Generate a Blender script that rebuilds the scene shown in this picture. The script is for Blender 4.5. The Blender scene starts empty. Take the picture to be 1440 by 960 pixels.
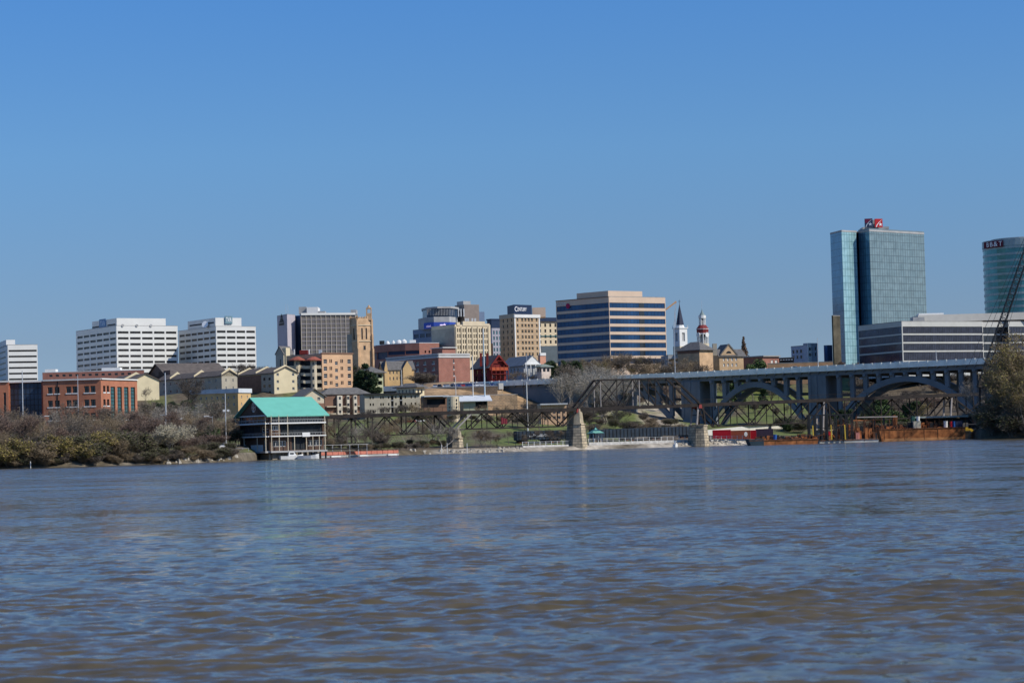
import bpy, math, random
import numpy as np
from mathutils import Vector, Matrix, noise
R = math.radians
SC = bpy.context.scene
COL = SC.collection

# ---------------------------------------------------------------- camera, light, exposure
F, CX, CY = 3200.0, 720.0, 480.0
CAMP = Vector((0, 0, 3.0))
PITCH, ROLL = math.atan(139 / 3200), R(-1.5)
MR = Matrix.Rotation(R(90) + PITCH, 3, 'X') @ Matrix.Rotation(ROLL, 3, 'Z')
cd = bpy.data.cameras.new('camera'); cam = bpy.data.objects.new('camera', cd); COL.objects.link(cam)
cd.sensor_width = 36; cd.lens = 80; cd.clip_start = 0.5; cd.clip_end = 20000
cd.dof.use_dof = True; cd.dof.focus_distance = 800; cd.dof.aperture_fstop = 2.8
cam.matrix_world = Matrix.Translation(CAMP) @ MR.to_4x4()
SC.camera = cam
SUN_A, SUN_E = R(67), R(40)
sdir = Vector((math.cos(SUN_E) * math.sin(SUN_A), -math.cos(SUN_E) * math.cos(SUN_A), math.sin(SUN_E)))
W = bpy.data.worlds.new('World'); SC.world = W; W.use_nodes = True
nt = W.node_tree; nt.nodes.clear()
wo = nt.nodes.new('ShaderNodeOutputWorld'); bg = nt.nodes.new('ShaderNodeBackground'); sky = nt.nodes.new('ShaderNodeTexSky')
sky.sky_type = 'NISHITA'; sky.sun_disc = False; sky.sun_elevation = SUN_E
sky.sun_rotation = math.atan2(sdir.x, sdir.y)
sky.altitude = 0; sky.air_density = 1.0; sky.dust_density = 0.3; sky.ozone_density = 3.2
bg.inputs[1].default_value = 0.118 * 1.27
tcw = nt.nodes.new('ShaderNodeTexCoord'); sv = nt.nodes.new('ShaderNodeVectorMath'); sv.operation = 'ADD'; sv.inputs[1].default_value = (0, 0, .11)
nv_ = nt.nodes.new('ShaderNodeVectorMath'); nv_.operation = 'NORMALIZE'
nt.links.new(tcw.outputs['Generated'], sv.inputs[0]); nt.links.new(sv.outputs[0], nv_.inputs[0]); nt.links.new(nv_.outputs[0], sky.inputs[0])
hs = nt.nodes.new('ShaderNodeHueSaturation'); hs.inputs['Saturation'].default_value = 1.22; hs.inputs['Hue'].default_value = .498
nt.links.new(sky.outputs[0], hs.inputs['Color']); sz = nt.nodes.new('ShaderNodeSeparateXYZ'); nt.links.new(tcw.outputs['Generated'], sz.inputs[0])
rp = nt.nodes.new('ShaderNodeValToRGB'); nt.links.new(sz.outputs[2], rp.inputs[0]); el = rp.color_ramp.elements
el[0].position = .045; el[0].color = (1.02 / 1.3, .787 / 1.3, .729 / 1.3, 1); el[1].position = .20; el[1].color = (.88 / 1.3, 1.06 / 1.3, 1.28 / 1.3, 1)
e_ = el.new(.127); e_.color = (1.06 / 1.3, 1.06 / 1.3, 1.09 / 1.3, 1)
tm = nt.nodes.new('ShaderNodeMix'); tm.data_type = 'RGBA'; tm.blend_type = 'MULTIPLY'; tm.inputs[0].default_value = 1
nt.links.new(hs.outputs[0], tm.inputs[6]); nt.links.new(rp.outputs[0], tm.inputs[7]); nt.links.new(tm.outputs[2], bg.inputs[0]); nt.links.new(bg.outputs[0], wo.inputs[0])
sl = bpy.data.lights.new('sun', 'SUN'); sl.energy = 4.4; sl.angle = R(0.5); sl.color = (1, .93, .82)
so = bpy.data.objects.new('sun', sl); COL.objects.link(so)
so.rotation_euler = sdir.to_track_quat('Z', 'Y').to_euler()
SC.view_settings.view_transform = 'Standard'; SC.view_settings.look = 'None'
SC.view_settings.exposure = 0.0; SC.view_settings.gamma = 1
SC.cycles.max_bounces = 5; SC.cycles.diffuse_bounces = 2; SC.cycles.glossy_bounces = 3
SC.cycles.use_denoising = True

def P(px, py, d):
    v = MR @ Vector(((px - CX) / F, -(py - CY) / F, -1))
    return CAMP + v * (d / v.y)
def Z(px, py, d): return P(px, py, d).z

# ---------------------------------------------------------------- materials
MATS = {}
def mat(name, rgb, rough=.85, var=.12, scale=.4, metal=0, spec=.3, rgb2=None, emis=0, bump=0, detail=4):
    if name in MATS: return MATS[name]
    m = bpy.data.materials.new(name); m.use_nodes = True; MATS[name] = m
    n = m.node_tree; b = n.nodes['Principled BSDF']
    b.inputs['Roughness'].default_value = rough; b.inputs['Metallic'].default_value = metal
    b.inputs['Specular IOR Level'].default_value = spec
    tc = n.nodes.new('ShaderNodeTexCoord'); no = n.nodes.new('ShaderNodeTexNoise')
    no.inputs['Scale'].default_value = scale; no.inputs['Detail'].default_value = detail
    n.links.new(tc.outputs['Object'], no.inputs['Vector'])
    cr = n.nodes.new('ShaderNodeValToRGB')
    cr.color_ramp.elements[0].position = .3; cr.color_ramp.elements[1].position = .7
    c2 = rgb2 or rgb
    cr.color_ramp.elements[0].color = [c * (1 - var) for c in rgb] + [1]
    cr.color_ramp.elements[1].color = [min(1, c * (1 + var)) for c in c2] + [1]
    n.links.new(no.outputs['Fac'], cr.inputs[0]); n.links.new(cr.outputs[0], b.inputs['Base Color'])
    if bump:
        bp = n.nodes.new('ShaderNodeBump'); bp.inputs['Strength'].default_value = bump; bp.inputs['Distance'].default_value = .3
        n.links.new(no.outputs['Fac'], bp.inputs['Height']); n.links.new(bp.outputs[0], b.inputs['Normal'])
    if emis:
        b.inputs['Emission Color'].default_value = (*rgb, 1); b.inputs['Emission Strength'].default_value = emis
    return m
def brickmat(name, c1, c2, mortar, bw, bh, ms=.02, rough=.85, metal=0, spec=.3, off=.5, coord='UV', var=0, bump=0):
    if name in MATS: return MATS[name]
    m = bpy.data.materials.new(name); m.use_nodes = True; MATS[name] = m
    n = m.node_tree; b = n.nodes['Principled BSDF']
    b.inputs['Roughness'].default_value = rough; b.inputs['Metallic'].default_value = metal
    b.inputs['Specular IOR Level'].default_value = spec
    tc = n.nodes.new('ShaderNodeTexCoord'); br = n.nodes.new('ShaderNodeTexBrick')
    br.offset = off; br.inputs['Scale'].default_value = 1
    br.inputs['Brick Width'].default_value = bw; br.inputs['Row Height'].default_value = bh
    br.inputs['Mortar Size'].default_value = ms; br.inputs['Mortar Smooth'].default_value = .1
    br.inputs['Color1'].default_value = (*c1, 1); br.inputs['Color2'].default_value = (*c2, 1); br.inputs['Mortar'].default_value = (*mortar, 1)
    n.links.new(tc.outputs[coord], br.inputs['Vector'])
    no = n.nodes.new('ShaderNodeTexNoise'); no.inputs['Scale'].default_value = .35; no.inputs['Detail'].default_value = 5
    n.links.new(tc.outputs['Object'], no.inputs['Vector'])
    mx = n.nodes.new('ShaderNodeMix'); mx.data_type = 'RGBA'; mx.blend_type = 'MULTIPLY'; mx.inputs[0].default_value = 1
    mr = n.nodes.new('ShaderNodeMapRange'); mr.inputs[1].default_value = .3; mr.inputs[2].default_value = .7
    mr.inputs[3].default_value = 1 - (var or .15); mr.inputs[4].default_value = 1 + (var or .15)
    n.links.new(no.outputs['Fac'], mr.inputs[0])
    n.links.new(br.outputs['Color'], mx.inputs[6]); n.links.new(mr.outputs[0], mx.inputs[7])
    n.links.new(mx.outputs[2], b.inputs['Base Color'])
    if bump:
        bp = n.nodes.new('ShaderNodeBump'); bp.inputs['Strength'].default_value = bump; bp.inputs['Distance'].default_value = .1
        n.links.new(no.outputs['Fac'], bp.inputs['Height']); n.links.new(bp.outputs[0], b.inputs['Normal'])
    return m

WHITE = mat('white_panel', (.66, .66, .62), var=.05, scale=.15)
WHITE2 = mat('white_paint', (.70, .70, .67), var=.05)
CREAM = mat('cream_stucco', (.64, .55, .36), var=.1, scale=.25)
CREAM2 = mat('pale_stucco', (.55, .48, .35), var=.14, scale=.3)
YELLOW = mat('ochre_stucco', (.56, .38, .18), var=.15, scale=.3)
ORANGE = mat('peach_stucco', (.58, .37, .22), var=.16, scale=.15)
GREYST = mat('grey_stucco', (.40, .36, .28), var=.12)
BRICK = brickmat('orange_brick', (.44, .135, .065), (.37, .11, .05), (.36, .22, .15), .6, .2, .03)
BRICKR = brickmat('red_brick', (.36, .125, .085), (.29, .10, .07), (.3, .2, .16), .6, .2, .03)
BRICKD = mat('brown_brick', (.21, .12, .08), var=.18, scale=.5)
REDP = mat('red_paint', (.15, .018, .016), var=.3, scale=.6)
TAN = brickmat('tan_brick', (.50, .34, .19), (.44, .29, .16), (.46, .36, .25), .6, .25, .03)
TANST = mat('tan_stone', (.54, .36, .21), var=.2, scale=.5)
PINKST = mat('pink_limestone', (.60, .46, .345), var=.06, scale=.2)
LIME = mat('limestone', (.62, .52, .36), var=.08)
GREYB = mat('grey_brown_cladding', (.23, .19, .165), var=.08)
GREYC = mat('grey_concrete', (.36, .36, .35), var=.15, scale=.3)
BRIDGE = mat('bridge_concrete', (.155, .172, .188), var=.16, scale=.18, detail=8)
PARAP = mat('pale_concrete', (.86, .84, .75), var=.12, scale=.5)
ROOFG = mat('grey_shingle', (.13, .125, .12), var=.2, scale=1)
ROOFB = mat('brown_shingle', (.12, .10, .085), var=.25, scale=.6)
ROOFF = mat('roof_gravel', (.3, .29, .27), var=.15)
ROOFW = mat('pale_metal_roof', (.55, .58, .6), var=.1)
TEAL = mat('green_metal_roof', (.15, .46, .36), rough=.55, var=.05, scale=.5)
GLASS = mat('dark_glass', (.012, .016, .022), rough=.08, var=.3, scale=.3, spec=.8)
GLASSG = mat('dusky_glass', (.045, .05, .055), rough=.15, var=.5, scale=.7, spec=.6)
GLASSB = mat('blue_glass', (.02, .062, .14), rough=.14, metal=.35, var=.35, scale=.12)
GLASSN = mat('navy_glass', (.03, .05, .09), rough=.12, metal=.4, var=.4, scale=.25)
TEALG = mat('teal_glass', (.10, .26, .28), rough=.12, metal=.5, var=.15, scale=.2)
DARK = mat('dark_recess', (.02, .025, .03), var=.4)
NAVY = mat('navy_panel', (.012, .028, .07), var=.1, rough=.5)
IRON = mat('dark_iron', (.015, .014, .014), rough=.75, var=.4, scale=.8, rgb2=(.026, .019, .016))
SMOKE = mat('smoked_glass', (.028, .028, .027), rough=.35, var=.4, scale=.5, spec=.2)
RUST = mat('rusty_steel', (.20, .065, .02), rough=.8, var=.3, scale=.7, rgb2=(.40, .15, .05), detail=8)
RUSTD = mat('dark_rust', (.07, .035, .02), rough=.8, var=.4, scale=1.2, rgb2=(.2, .08, .035))
STEEL = mat('galvanised_steel', (.5, .52, .54), rough=.5, metal=.3, var=.08)
BLACK = mat('black_paint', (.016, .018, .02), rough=.6, var=.3)
REDM = mat('red_container_paint', (.5, .015, .03), rough=.5, var=.12)
BROWNM = mat('brown_container_paint', (.36, .10, .05), rough=.6, var=.2)
YELM = mat('yellow_machine_paint', (.62, .42, .05), rough=.5, var=.2)
BLUEM = mat('blue_paint', (.02, .10, .35), rough=.5, var=.1)
STONE = brickmat('pier_masonry', (.50, .41, .28), (.30, .255, .18), (.13, .12, .10), 1.6, .75, .07, var=.35, bump=.6)
STONEW = brickmat('stone_wall_masonry', (.42, .29, .17), (.30, .22, .14), (.2, .16, .11), 1.2, .6, .06, var=.3)
GRIDG = brickmat('grey_curtain_wall', (.19, .265, .28), (.165, .24, .26), (.09, .12, .13), 1.7, 3.3, .13, rough=.15, metal=.15, spec=.5, off=0)
GRIDB = brickmat('blue_curtain_wall', (.10, .24, .36), (.085, .21, .33), (.05, .11, .17), 1.7, 3.3, .12, rough=.15, metal=.4, spec=.5, off=0)  # left facets: their darker blue reflection is put into the colour
GRIDT = brickmat('teal_curtain_wall', (.31, .50, .53), (.26, .44, .48), (.12, .24, .26), 1.7, 3.3, .13, rough=.15, metal=.15, spec=.5, off=0)  # bright facet: its reflected light is put into the base colour
BARK = mat('bark', (.17, .145, .12), var=.2, scale=2)
BARKP = mat('pale_bark', (.42, .38, .33), var=.2, scale=2)
BARKD = mat('dark_bark', (.06, .05, .045), var=.2, scale=2)

# ---------------------------------------------------------------- mesh builder
class MB:
    def __init__(s): s.v = []; s.f = []; s.m = []; s.uv = []
    def face(s, pts, mi=0, uv=None):
        i = len(s.v); s.v += [tuple(p) for p in pts]; s.f.append(tuple(range(i, i + len(pts)))); s.m.append(mi)
        if uv is None:
            n = (Vector(pts[1]) - Vector(pts[0])).cross(Vector(pts[2]) - Vector(pts[1]))
            if abs(n.z) > .7 * n.length: uv = [(p[0], p[1]) for p in pts]
            else:
                e = Vector((-n.y, n.x, 0)); e = e.normalized() if e.length > 1e-9 else Vector((1, 0, 0))
                uv = [(p[0] * e.x + p[1] * e.y, p[2]) for p in pts]
        s.uv += uv
    def box(s, x0, x1, y0, y1, z0, z1, mi=0):
        a, b, c, d = (x0, y0), (x1, y0), (x1, y1), (x0, y1)
        s.prism([a, b, c, d], z0, z1, mi)
    def prism(s, pl, z0, z1, mi=0, cap=True, top=None):
        n = len(pl); tp = top or pl
        for i in range(n):
            j = (i + 1) % n
            s.face([(*pl[i], z0), (*pl[j], z0), (*tp[j], z1), (*tp[i], z1)], mi)
        if cap:
            s.face([(*p, z1) for p in tp], mi); s.face([(*p, z0) for p in reversed(pl)], mi)
    def obox(s, o, e, L, t0, t1, z0, z1, mi=0):      # box along plan direction e from o, thickness t0..t1 outward
        n = (e[1], -e[0])
        q = [(o[0] + e[0] * a + n[0] * b, o[1] + e[1] * a + n[1] * b) for a, b in ((L[0], t1), (L[1], t1), (L[1], t0), (L[0], t0))]
        s.prism(q, z0, z1, mi)
    def bar(s, p, q, w, h=None, mi=0):
        p = Vector(p); q = Vector(q); d = (q - p)
        if d.length < 1e-6: return
        d.normalize(); up = Vector((0, 0, 1)) if abs(d.z) < .95 else Vector((0, 1, 0))
        a = d.cross(up).normalized() * w / 2; b = a.cross(d).normalized() * (h or w) / 2
        c = [a + b, -a + b, -a - b, a - b]
        for i in range(4):
            j = (i + 1) % 4; s.face([p + c[i], q + c[i], q + c[j], p + c[j]], mi)
        s.face([p + x for x in c], mi); s.face([q + x for x in reversed(c)], mi)
    def tube(s, p, q, r0, r1, n=8, mi=0, cap=True):
        p = Vector(p); q = Vector(q); d = (q - p).normalized(); up = Vector((0, 0, 1)) if abs(d.z) < .95 else Vector((0, 1, 0))
        a = d.cross(up).normalized(); b = a.cross(d).normalized()
        A = [a * math.cos(t) + b * math.sin(t) for t in [2 * math.pi * k / n for k in range(n)]]
        for i in range(n):
            j = (i + 1) % n
            if r1 > 1e-4: s.face([p + A[j] * r0, p + A[i] * r0, q + A[i] * r1, q + A[j] * r1], mi)
            else: s.face([p + A[j] * r0, p + A[i] * r0, q], mi)
        if cap:
            s.face([p + x * r0 for x in A], mi)
            if r1 > 1e-4: s.face([q + x * r1 for x in reversed(A)], mi)
    def mesh(s, name, mats):
        if mats is None: mats = []
        me = bpy.data.meshes.new(name); me.from_pydata(s.v, [], s.f)
        for m in (mats if isinstance(mats, (list, tuple)) else [mats]): me.materials.append(m)
        me.polygons.foreach_set('material_index', s.m)
        ul = me.uv_layers.new(name='UVMap'); ul.data.foreach_set('uv', [c for u in s.uv for c in u])
        me.update(); return me
    def build(s, name, mats, parent=None, loc=(0, 0, 0), rz=0):
        return link(name, s.mesh(name, mats), parent, loc, rz)
def link(name, me, parent=None, loc=(0, 0, 0), rz=0):
    o = bpy.data.objects.new(name, me); COL.objects.link(o); o.parent = parent
    o.location = loc; o.rotation_euler = (0, 0, rz); return o
def tag(o, label=None, cat=None, group=None, kind=None):
    if label: o['label'] = label
    if cat: o['category'] = cat
    if group: o['group'] = group
    if kind: o['kind'] = kind
    return o
def thing(name, label, cat, loc, rz=0, group=None):
    return tag(link(name, None, None, loc, rz), label, cat, group)
KIDS = {}
def copytree(o, loc, rz=0, sc=1, label=None, group=None):
    c = o.copy(); COL.objects.link(c); c.location = loc; c.rotation_euler = (0, 0, rz); c.scale = sc if isinstance(sc, tuple) else (sc, sc, sc)
    if label: c['label'] = label
    if group: c['group'] = group
    elif 'group' in c: del c['group']
    def rec(src, dst):
        for k in src.children:
            q = k.copy(); COL.objects.link(q); q.parent = dst; rec(k, q)
    rec(o, c); return c
def text_mesh(s, size, ext=.05):
    c = bpy.data.curves.new('t', 'FONT'); c.body = s; c.size = size; c.extrude = ext; c.align_x = 'CENTER'; c.align_y = 'CENTER'
    o = bpy.data.objects.new('t', c); COL.objects.link(o)
    dg = bpy.context.evaluated_depsgraph_get(); me = bpy.data.meshes.new_from_object(o.evaluated_get(dg))
    COL.objects.unlink(o); bpy.data.objects.remove(o); return me
def lettering(s, parent, loc, rz, w, h, m, name='lettering'):
    me = text_mesh(s, 1); xs = [v.co.x for v in me.vertices]; ys = [v.co.y for v in me.vertices]
    sx = w / (max(xs) - min(xs)); sy = h / (max(ys) - min(ys)); cx = (max(xs) + min(xs)) / 2; cy = (max(ys) + min(ys)) / 2
    for v in me.vertices: v.co = ((v.co.x - cx) * sx, -v.co.z, (v.co.y - cy) * sy)
    me.materials.clear(); me.materials.append(m)
    return link(name, me, parent, loc, rz)

# ---------------------------------------------------------------- terrain
KN = [(-1200, 440, [(0, 0), (8, 2.5), (60, 4), (150, 5), (300, 14), (450, 24), (620, 29), (900, 31)]),
      (100, 462, [(0, 0), (6, 2.2), (60, 3.6), (150, 4.5), (300, 14), (400, 23), (620, 29), (900, 31)]),
      (250, 480, [(0, 0), (6, 2.2), (60, 4), (200, 7), (330, 15), (350, 17), (385, 24), (620, 29), (900, 31)]),
      (340, 503, [(0, 0), (4, 1.8), (50, 3.6), (150, 5.5), (290, 13), (340, 18), (370, 24), (500, 28.5), (900, 31)]),
      (368, 546, [(0, 0), (3, 1.5), (30, 3.2), (130, 5), (240, 12), (300, 19), (330, 24), (500, 28), (900, 31)]),
      (440, 552, [(0, 0), (3, 1.5), (30, 3.2), (130, 5), (240, 12), (300, 18), (330, 24), (500, 28), (900, 31)]),
      #(400, 512, [(0, 0), (4, 1.5), (50, 3.2), (150, 5), (270, 12), (330, 19), (360, 24), (500, 28), (900, 31)]),
      (500, 558, [(0, 0), (4, 1.3), (60, 3), (150, 8), (230, 11.5), (290, 13), (350, 24.5), (500, 29), (900, 31)]),
      (600, 590, [(0, 0), (4, 1.2), (60, 3), (110, 6), (170, 10.5), (215, 12), (262, 23), (300, 26), (500, 30), (900, 31)]),
      (740, 612, [(0, 0), (3, 1.0), (50, 2.4), (75, 4.2), (110, 7), (190, 10), (240, 14), (275, 25), (500, 30), (900, 31)]),
      (870, 630, [(0, 0), (3, 1.0), (50, 2.2), (90, 4), (150, 7), (210, 13), (270, 15), (330, 27), (500, 31), (900, 31)]),
      (1000, 640, [(0, 0), (3, 1.2), (50, 2.4), (120, 4), (200, 7), (250, 12), (300, 15), (370, 30), (500, 31), (900, 31)]),
      (1150, 668, [(0, 0), (3, 1.2), (50, 2.4), (120, 3.6), (200, 8), (260, 13), (320, 24), (370, 30), (500, 31), (900, 31)]),
      (1345, 692, [(0, 0), (4, 1.5), (50, 3), (150, 6), (220, 12), (280, 24), (400, 30), (900, 31)]),
      (1376, 612, [(0, 0), (5, 2), (30, 4), (150, 6), (260, 14), (380, 27), (900, 31)]),
      (1500, 595, [(0, 0), (5, 2.2), (30, 4.5), (150, 7), (260, 16), (380, 27), (900, 31)]),
      (2700, 560, [(0, 0), (5, 2.2), (30, 4.5), (150, 7), (260, 16), (380, 27), (900, 31)])]
KPX = [k[0] for k in KN]
def shore(px): return float(np.interp(px, KPX, [k[1] for k in KN]))
def Tps(px, s):
    px = min(max(px, KPX[0]), KPX[-1])
    if s < 0: return max(-3.0, s * .15)
    i = max(k for k in range(len(KN) - 1) if KPX[k] <= px)
    f = (px - KPX[i]) / (KPX[i + 1] - KPX[i])
    g = lambda k: float(np.interp(s, [a for a, b in KN[k][2]], [b for a, b in KN[k][2]]))
    z = g(i) * (1 - f) + g(i + 1) * f
    x = (px - 720) / 3200 * (s + 500)
    z += noise.noise((x * .03, s * .03, 1.7)) * min(1.5, s * .02) + noise.noise((x * .12, s * .12, 5.1)) * min(.35, s * .02)
    if s > 900: z += (s - 900) * .004
    return z
def T(x, y):
    px = 720 + 3200 * x / y
    return Tps(px, y - shore(px))

def cover(px, s):           # what grows or lies on the ground there
    grass, scrub, stone, sand, road = (.115, .14, .035), (.105, .08, .05), (.36, .235, .125), (.36, .30, .22), (.16, .155, .15)
    nz = noise.noise((px * .02, s * .03, 3)); c = scrub; px0 = px; px = px + 22 * noise.noise((s * .06, px * .03, 9)) + 9 * noise.noise((s * .3, px * .1, 2)); s = s + 14 * noise.noise((px0 * .04, s * .05, 7)) * (s > 12)
    def mix(a, b, t): t = min(1, max(0, t)); return tuple(a[i] * (1 - t) + b[i] * t for i in range(3))
    if s < 5: c = mix((.10, .08, .05), (.42, .38, .32), (.1 + nz * .5) if px < 225 else (.0 + nz * .9 if px < 350 else (.1 + nz if px < 640 else (.6 + nz if px < 1200 else -.1))))
    elif 200 < px < 470: c = mix(scrub, grass, nz * 2)
    if 455 < px < 885 and 30 < s < 235: c = mix(grass, scrub, .25 + nz * 1.6)
    if 575 < px < 738 and 212 < s < 300: c = mix(stone, scrub, nz * 1.2)
    if 850 < px < 975 and 150 < s < 300: c = mix(sand, grass, .3 + nz * 2.5)
    if 985 < px < 1200 and s > 80: c = mix(grass, scrub, nz * 1.6 + .1)
    if s > 420: c = mix((.2, .19, .17), scrub, .4 + nz)
    return c
def build_terrain():
    pxs = list(np.linspace(-1200, -60, 24)) + list(np.arange(-40, 1490, 8)) + list(np.linspace(1520, 2700, 24))
    ss = [-20, -8, -2, 0, 1, 2, 3, 4, 6, 9, 13, 18] + list(np.arange(24, 440, 8)) + [460, 500, 560, 640, 760, 900, 1200, 1700, 2300]
    vs = []; cols = []
    for s in ss:
        for p in pxs:
            y = shore(p) + s; x = (p - 720) / 3200 * y
            vs.append((x, y, Tps(p, s))); cols += [*cover(p, s), 1]
    n = len(pxs); fs = [(j * n + i, j * n + i + 1, (j + 1) * n + i + 1, (j + 1) * n + i) for j in range(len(ss) - 1) for i in range(n - 1)]
    me = bpy.data.meshes.new('ground'); me.from_pydata(vs, [], fs)
    ca = me.color_attributes.new('cover', 'FLOAT_COLOR', 'POINT'); ca.data.foreach_set('color', cols)
    me.polygons.foreach_set('use_smooth', [True] * len(fs))
    m = mat('ground_cover', (.1, .1, .05), rough=.95); n_ = m.node_tree
    a = n_.nodes.new('ShaderNodeAttribute'); a.attribute_name = 'cover'
    mx = n_.nodes.new('ShaderNodeMix'); mx.data_type = 'RGBA'; mx.blend_type = 'MULTIPLY'; mx.inputs[0].default_value = 1
    no = n_.nodes.new('ShaderNodeTexNoise'); no.inputs['Scale'].default_value = .35; no.inputs['Detail'].default_value = 9; no.inputs['Roughness'].default_value = .7
    tc = n_.nodes.new('ShaderNodeTexCoord'); n_.links.new(tc.outputs['Object'], no.inputs['Vector'])
    mr = n_.nodes.new('ShaderNodeMapRange'); mr.inputs[1].default_value = .35; mr.inputs[2].default_value = .65; mr.inputs[3].default_value = .5; mr.inputs[4].default_value = 1.5
    n_.links.new(no.outputs['Fac'], mr.inputs[0]); n_.links.new(a.outputs['Color'], mx.inputs[6]); n_.links.new(mr.outputs[0], mx.inputs[7])
    n_.links.new(mx.outputs[2], n_.nodes['Principled BSDF'].inputs['Base Color'])
    me.materials.append(m); tag(link('ground', me), kind='structure')
build_terrain()

# ---------------------------------------------------------------- water
def build_water():
    rng = np.random.default_rng(3)
    ds = [6.0]
    while ds[-1] < 900:
        d = ds[-1]; ds.append(d + max(.085 if d > 22 else .4, .4 * d * d / 6828))
    ds = np.array(ds + [1100.0])
    tin = np.linspace(-.26, .26, 720); tout = np.geomspace(.262, 1.6, 90)
    ts = np.concatenate([-tout[::-1], tin, tout])
    X = ds[:, None] * ts[None, :]; Y = np.repeat(ds[:, None], len(ts), 1)
    sp = np.gradient(ds)[:, None] * np.ones_like(X)
    spx = np.abs(np.gradient(X, axis=1))
    Zz = np.zeros_like(X)
    # wind patches: rougher and calmer lanes
    pat = 0.75 + .25 * np.sin(X * .021 + Y * .047 + 1.3) * np.sin(Y * .083 - X * .013 + .5) + .2 * np.sin(Y * .19 + X * .03)
    for k in range(140):
        lam = .26 * (1.9 / .26) ** rng.random()
        th = rng.normal(0, .6) + .1
        kx, ky = 2 * np.pi / lam * math.sin(th) * .9, 2 * np.pi / lam * math.cos(th)
        amp = .0072 * lam ** .75 * rng.uniform(.4, 1)
        ph = rng.uniform(0, 6.28)
        att = np.clip((lam / 2.2 - sp) / (lam / 2.2), 0, 1) * np.clip((lam / 2.2 - spx) / (lam / 2.2), 0, 1)
        a = kx * X + ky * Y + ph + .8 * np.sin(X * .09 + ph) + .6 * np.sin(Y * .07 + ph * 2)
        Zz += amp * att * (np.sin(a) + .25 * np.cos(2 * a))
    Zz *= pat
    nv = X.size; me = bpy.data.meshes.new('water')
    me.vertices.add(nv); co = np.stack([X, Y, Zz], -1).reshape(-1); me.vertices.foreach_set('co', co)
    nr, nc = X.shape; idx = np.arange(nv).reshape(nr, nc)
    q = np.stack([idx[:-1, :-1], idx[:-1, 1:], idx[1:, 1:], idx[1:, :-1]], -1).reshape(-1, 4)
    me.loops.add(q.size); me.loops.foreach_set('vertex_index', q.reshape(-1))
    me.polygons.add(len(q)); me.polygons.foreach_set('loop_start', np.arange(0, q.size, 4)); me.polygons.foreach_set('use_smooth', np.ones(len(q), bool))
    me.update(calc_edges=True); me.validate()
    m = bpy.data.materials.new('muddy_river_water'); m.use_nodes = True; n = m.node_tree; b = n.nodes['Principled BSDF']
    b.inputs['Base Color'].default_value = (.090, .070, .035, 1); b.inputs['Roughness'].default_value = .09
    b.inputs['IOR'].default_value = 1.36
    tc = n.nodes.new('ShaderNodeTexCoord')
    def slopes(scale, stretch, amp, det, rough, off):       # random wave slopes, read straight from a noise vector
        mp = n.nodes.new('ShaderNodeMapping'); mp.inputs['Scale'].default_value = stretch; mp.inputs['Location'].default_value = (off, off * 2, off); n.links.new(tc.outputs['Object'], mp.inputs[0])
        no = n.nodes.new('ShaderNodeTexNoise'); no.inputs['Scale'].default_value = scale; no.inputs['Detail'].default_value = det; no.inputs['Roughness'].default_value = rough; n.links.new(mp.outputs[0], no.inputs['Vector'])
        a = n.nodes.new('ShaderNodeVectorMath'); a.operation = 'SUBTRACT'; a.inputs[1].default_value = (.5, .5, .5); n.links.new(no.outputs['Color'], a.inputs[0])
        c = n.nodes.new('ShaderNodeVectorMath'); c.operation = 'MULTIPLY'; c.inputs[1].default_value = (amp * .7, amp, 0); n.links.new(a.outputs[0], c.inputs[0]); return c
    ge = n.nodes.new('ShaderNodeNewGeometry')
    s1 = slopes(.11, (1, 1.15, 1), 1.0, 8, .64, 3.1); s2 = slopes(1.7, (1, 1.9, 1), 1.2, 5, .6, 8.3)
    mp = n.nodes.new('ShaderNodeMapping'); mp.inputs['Scale'].default_value = (.012, .03, 1); n.links.new(tc.outputs['Object'], mp.inputs[0])
    pn = n.nodes.new('ShaderNodeTexNoise'); pn.inputs['Scale'].default_value = 1; pn.inputs['Detail'].default_value = 8; pn.inputs['Roughness'].default_value = .7; n.links.new(mp.outputs[0], pn.inputs['Vector'])
    pr = n.nodes.new('ShaderNodeMapRange'); pr.inputs[1].default_value = .36; pr.inputs[2].default_value = .64; pr.inputs[3].default_value = .65; pr.inputs[4].default_value = 1.5; n.links.new(pn.outputs['Fac'], pr.inputs[0])
    ad = n.nodes.new('ShaderNodeVectorMath'); ad.operation = 'ADD'; n.links.new(s1.outputs[0], ad.inputs[0]); n.links.new(s2.outputs[0], ad.inputs[1])
    sc = n.nodes.new('ShaderNodeVectorMath'); sc.operation = 'SCALE'; n.links.new(ad.outputs[0], sc.inputs[0]); n.links.new(pr.outputs[0], sc.inputs['Scale'])
    a2 = n.nodes.new('ShaderNodeVectorMath'); a2.operation = 'ADD'; n.links.new(sc.outputs[0], a2.inputs[0])
    sx = n.nodes.new('ShaderNodeSeparateXYZ'); n.links.new(tc.outputs['Object'], sx.inputs[0]); mr = n.nodes.new('ShaderNodeMapRange'); mr.inputs[1].default_value = 60; mr.inputs[2].default_value = 300; mr.inputs[3].default_value = -.01; mr.inputs[4].default_value = -.085; n.links.new(sx.outputs[1], mr.inputs[0])
    cb_n = n.nodes.new('ShaderNodeCombineXYZ'); n.links.new(mr.outputs[0], cb_n.inputs[1]); a3 = n.nodes.new('ShaderNodeVectorMath'); a3.operation = 'ADD'; n.links.new(ge.outputs['Normal'], a3.inputs[0]); n.links.new(cb_n.outputs[0], a3.inputs[1]); n.links.new(a3.outputs[0], a2.inputs[1])
    nn = n.nodes.new('ShaderNodeVectorMath'); nn.operation = 'NORMALIZE'; n.links.new(a2.outputs[0], nn.inputs[0]); n.links.new(nn.outputs[0], b.inputs['Normal'])
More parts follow.
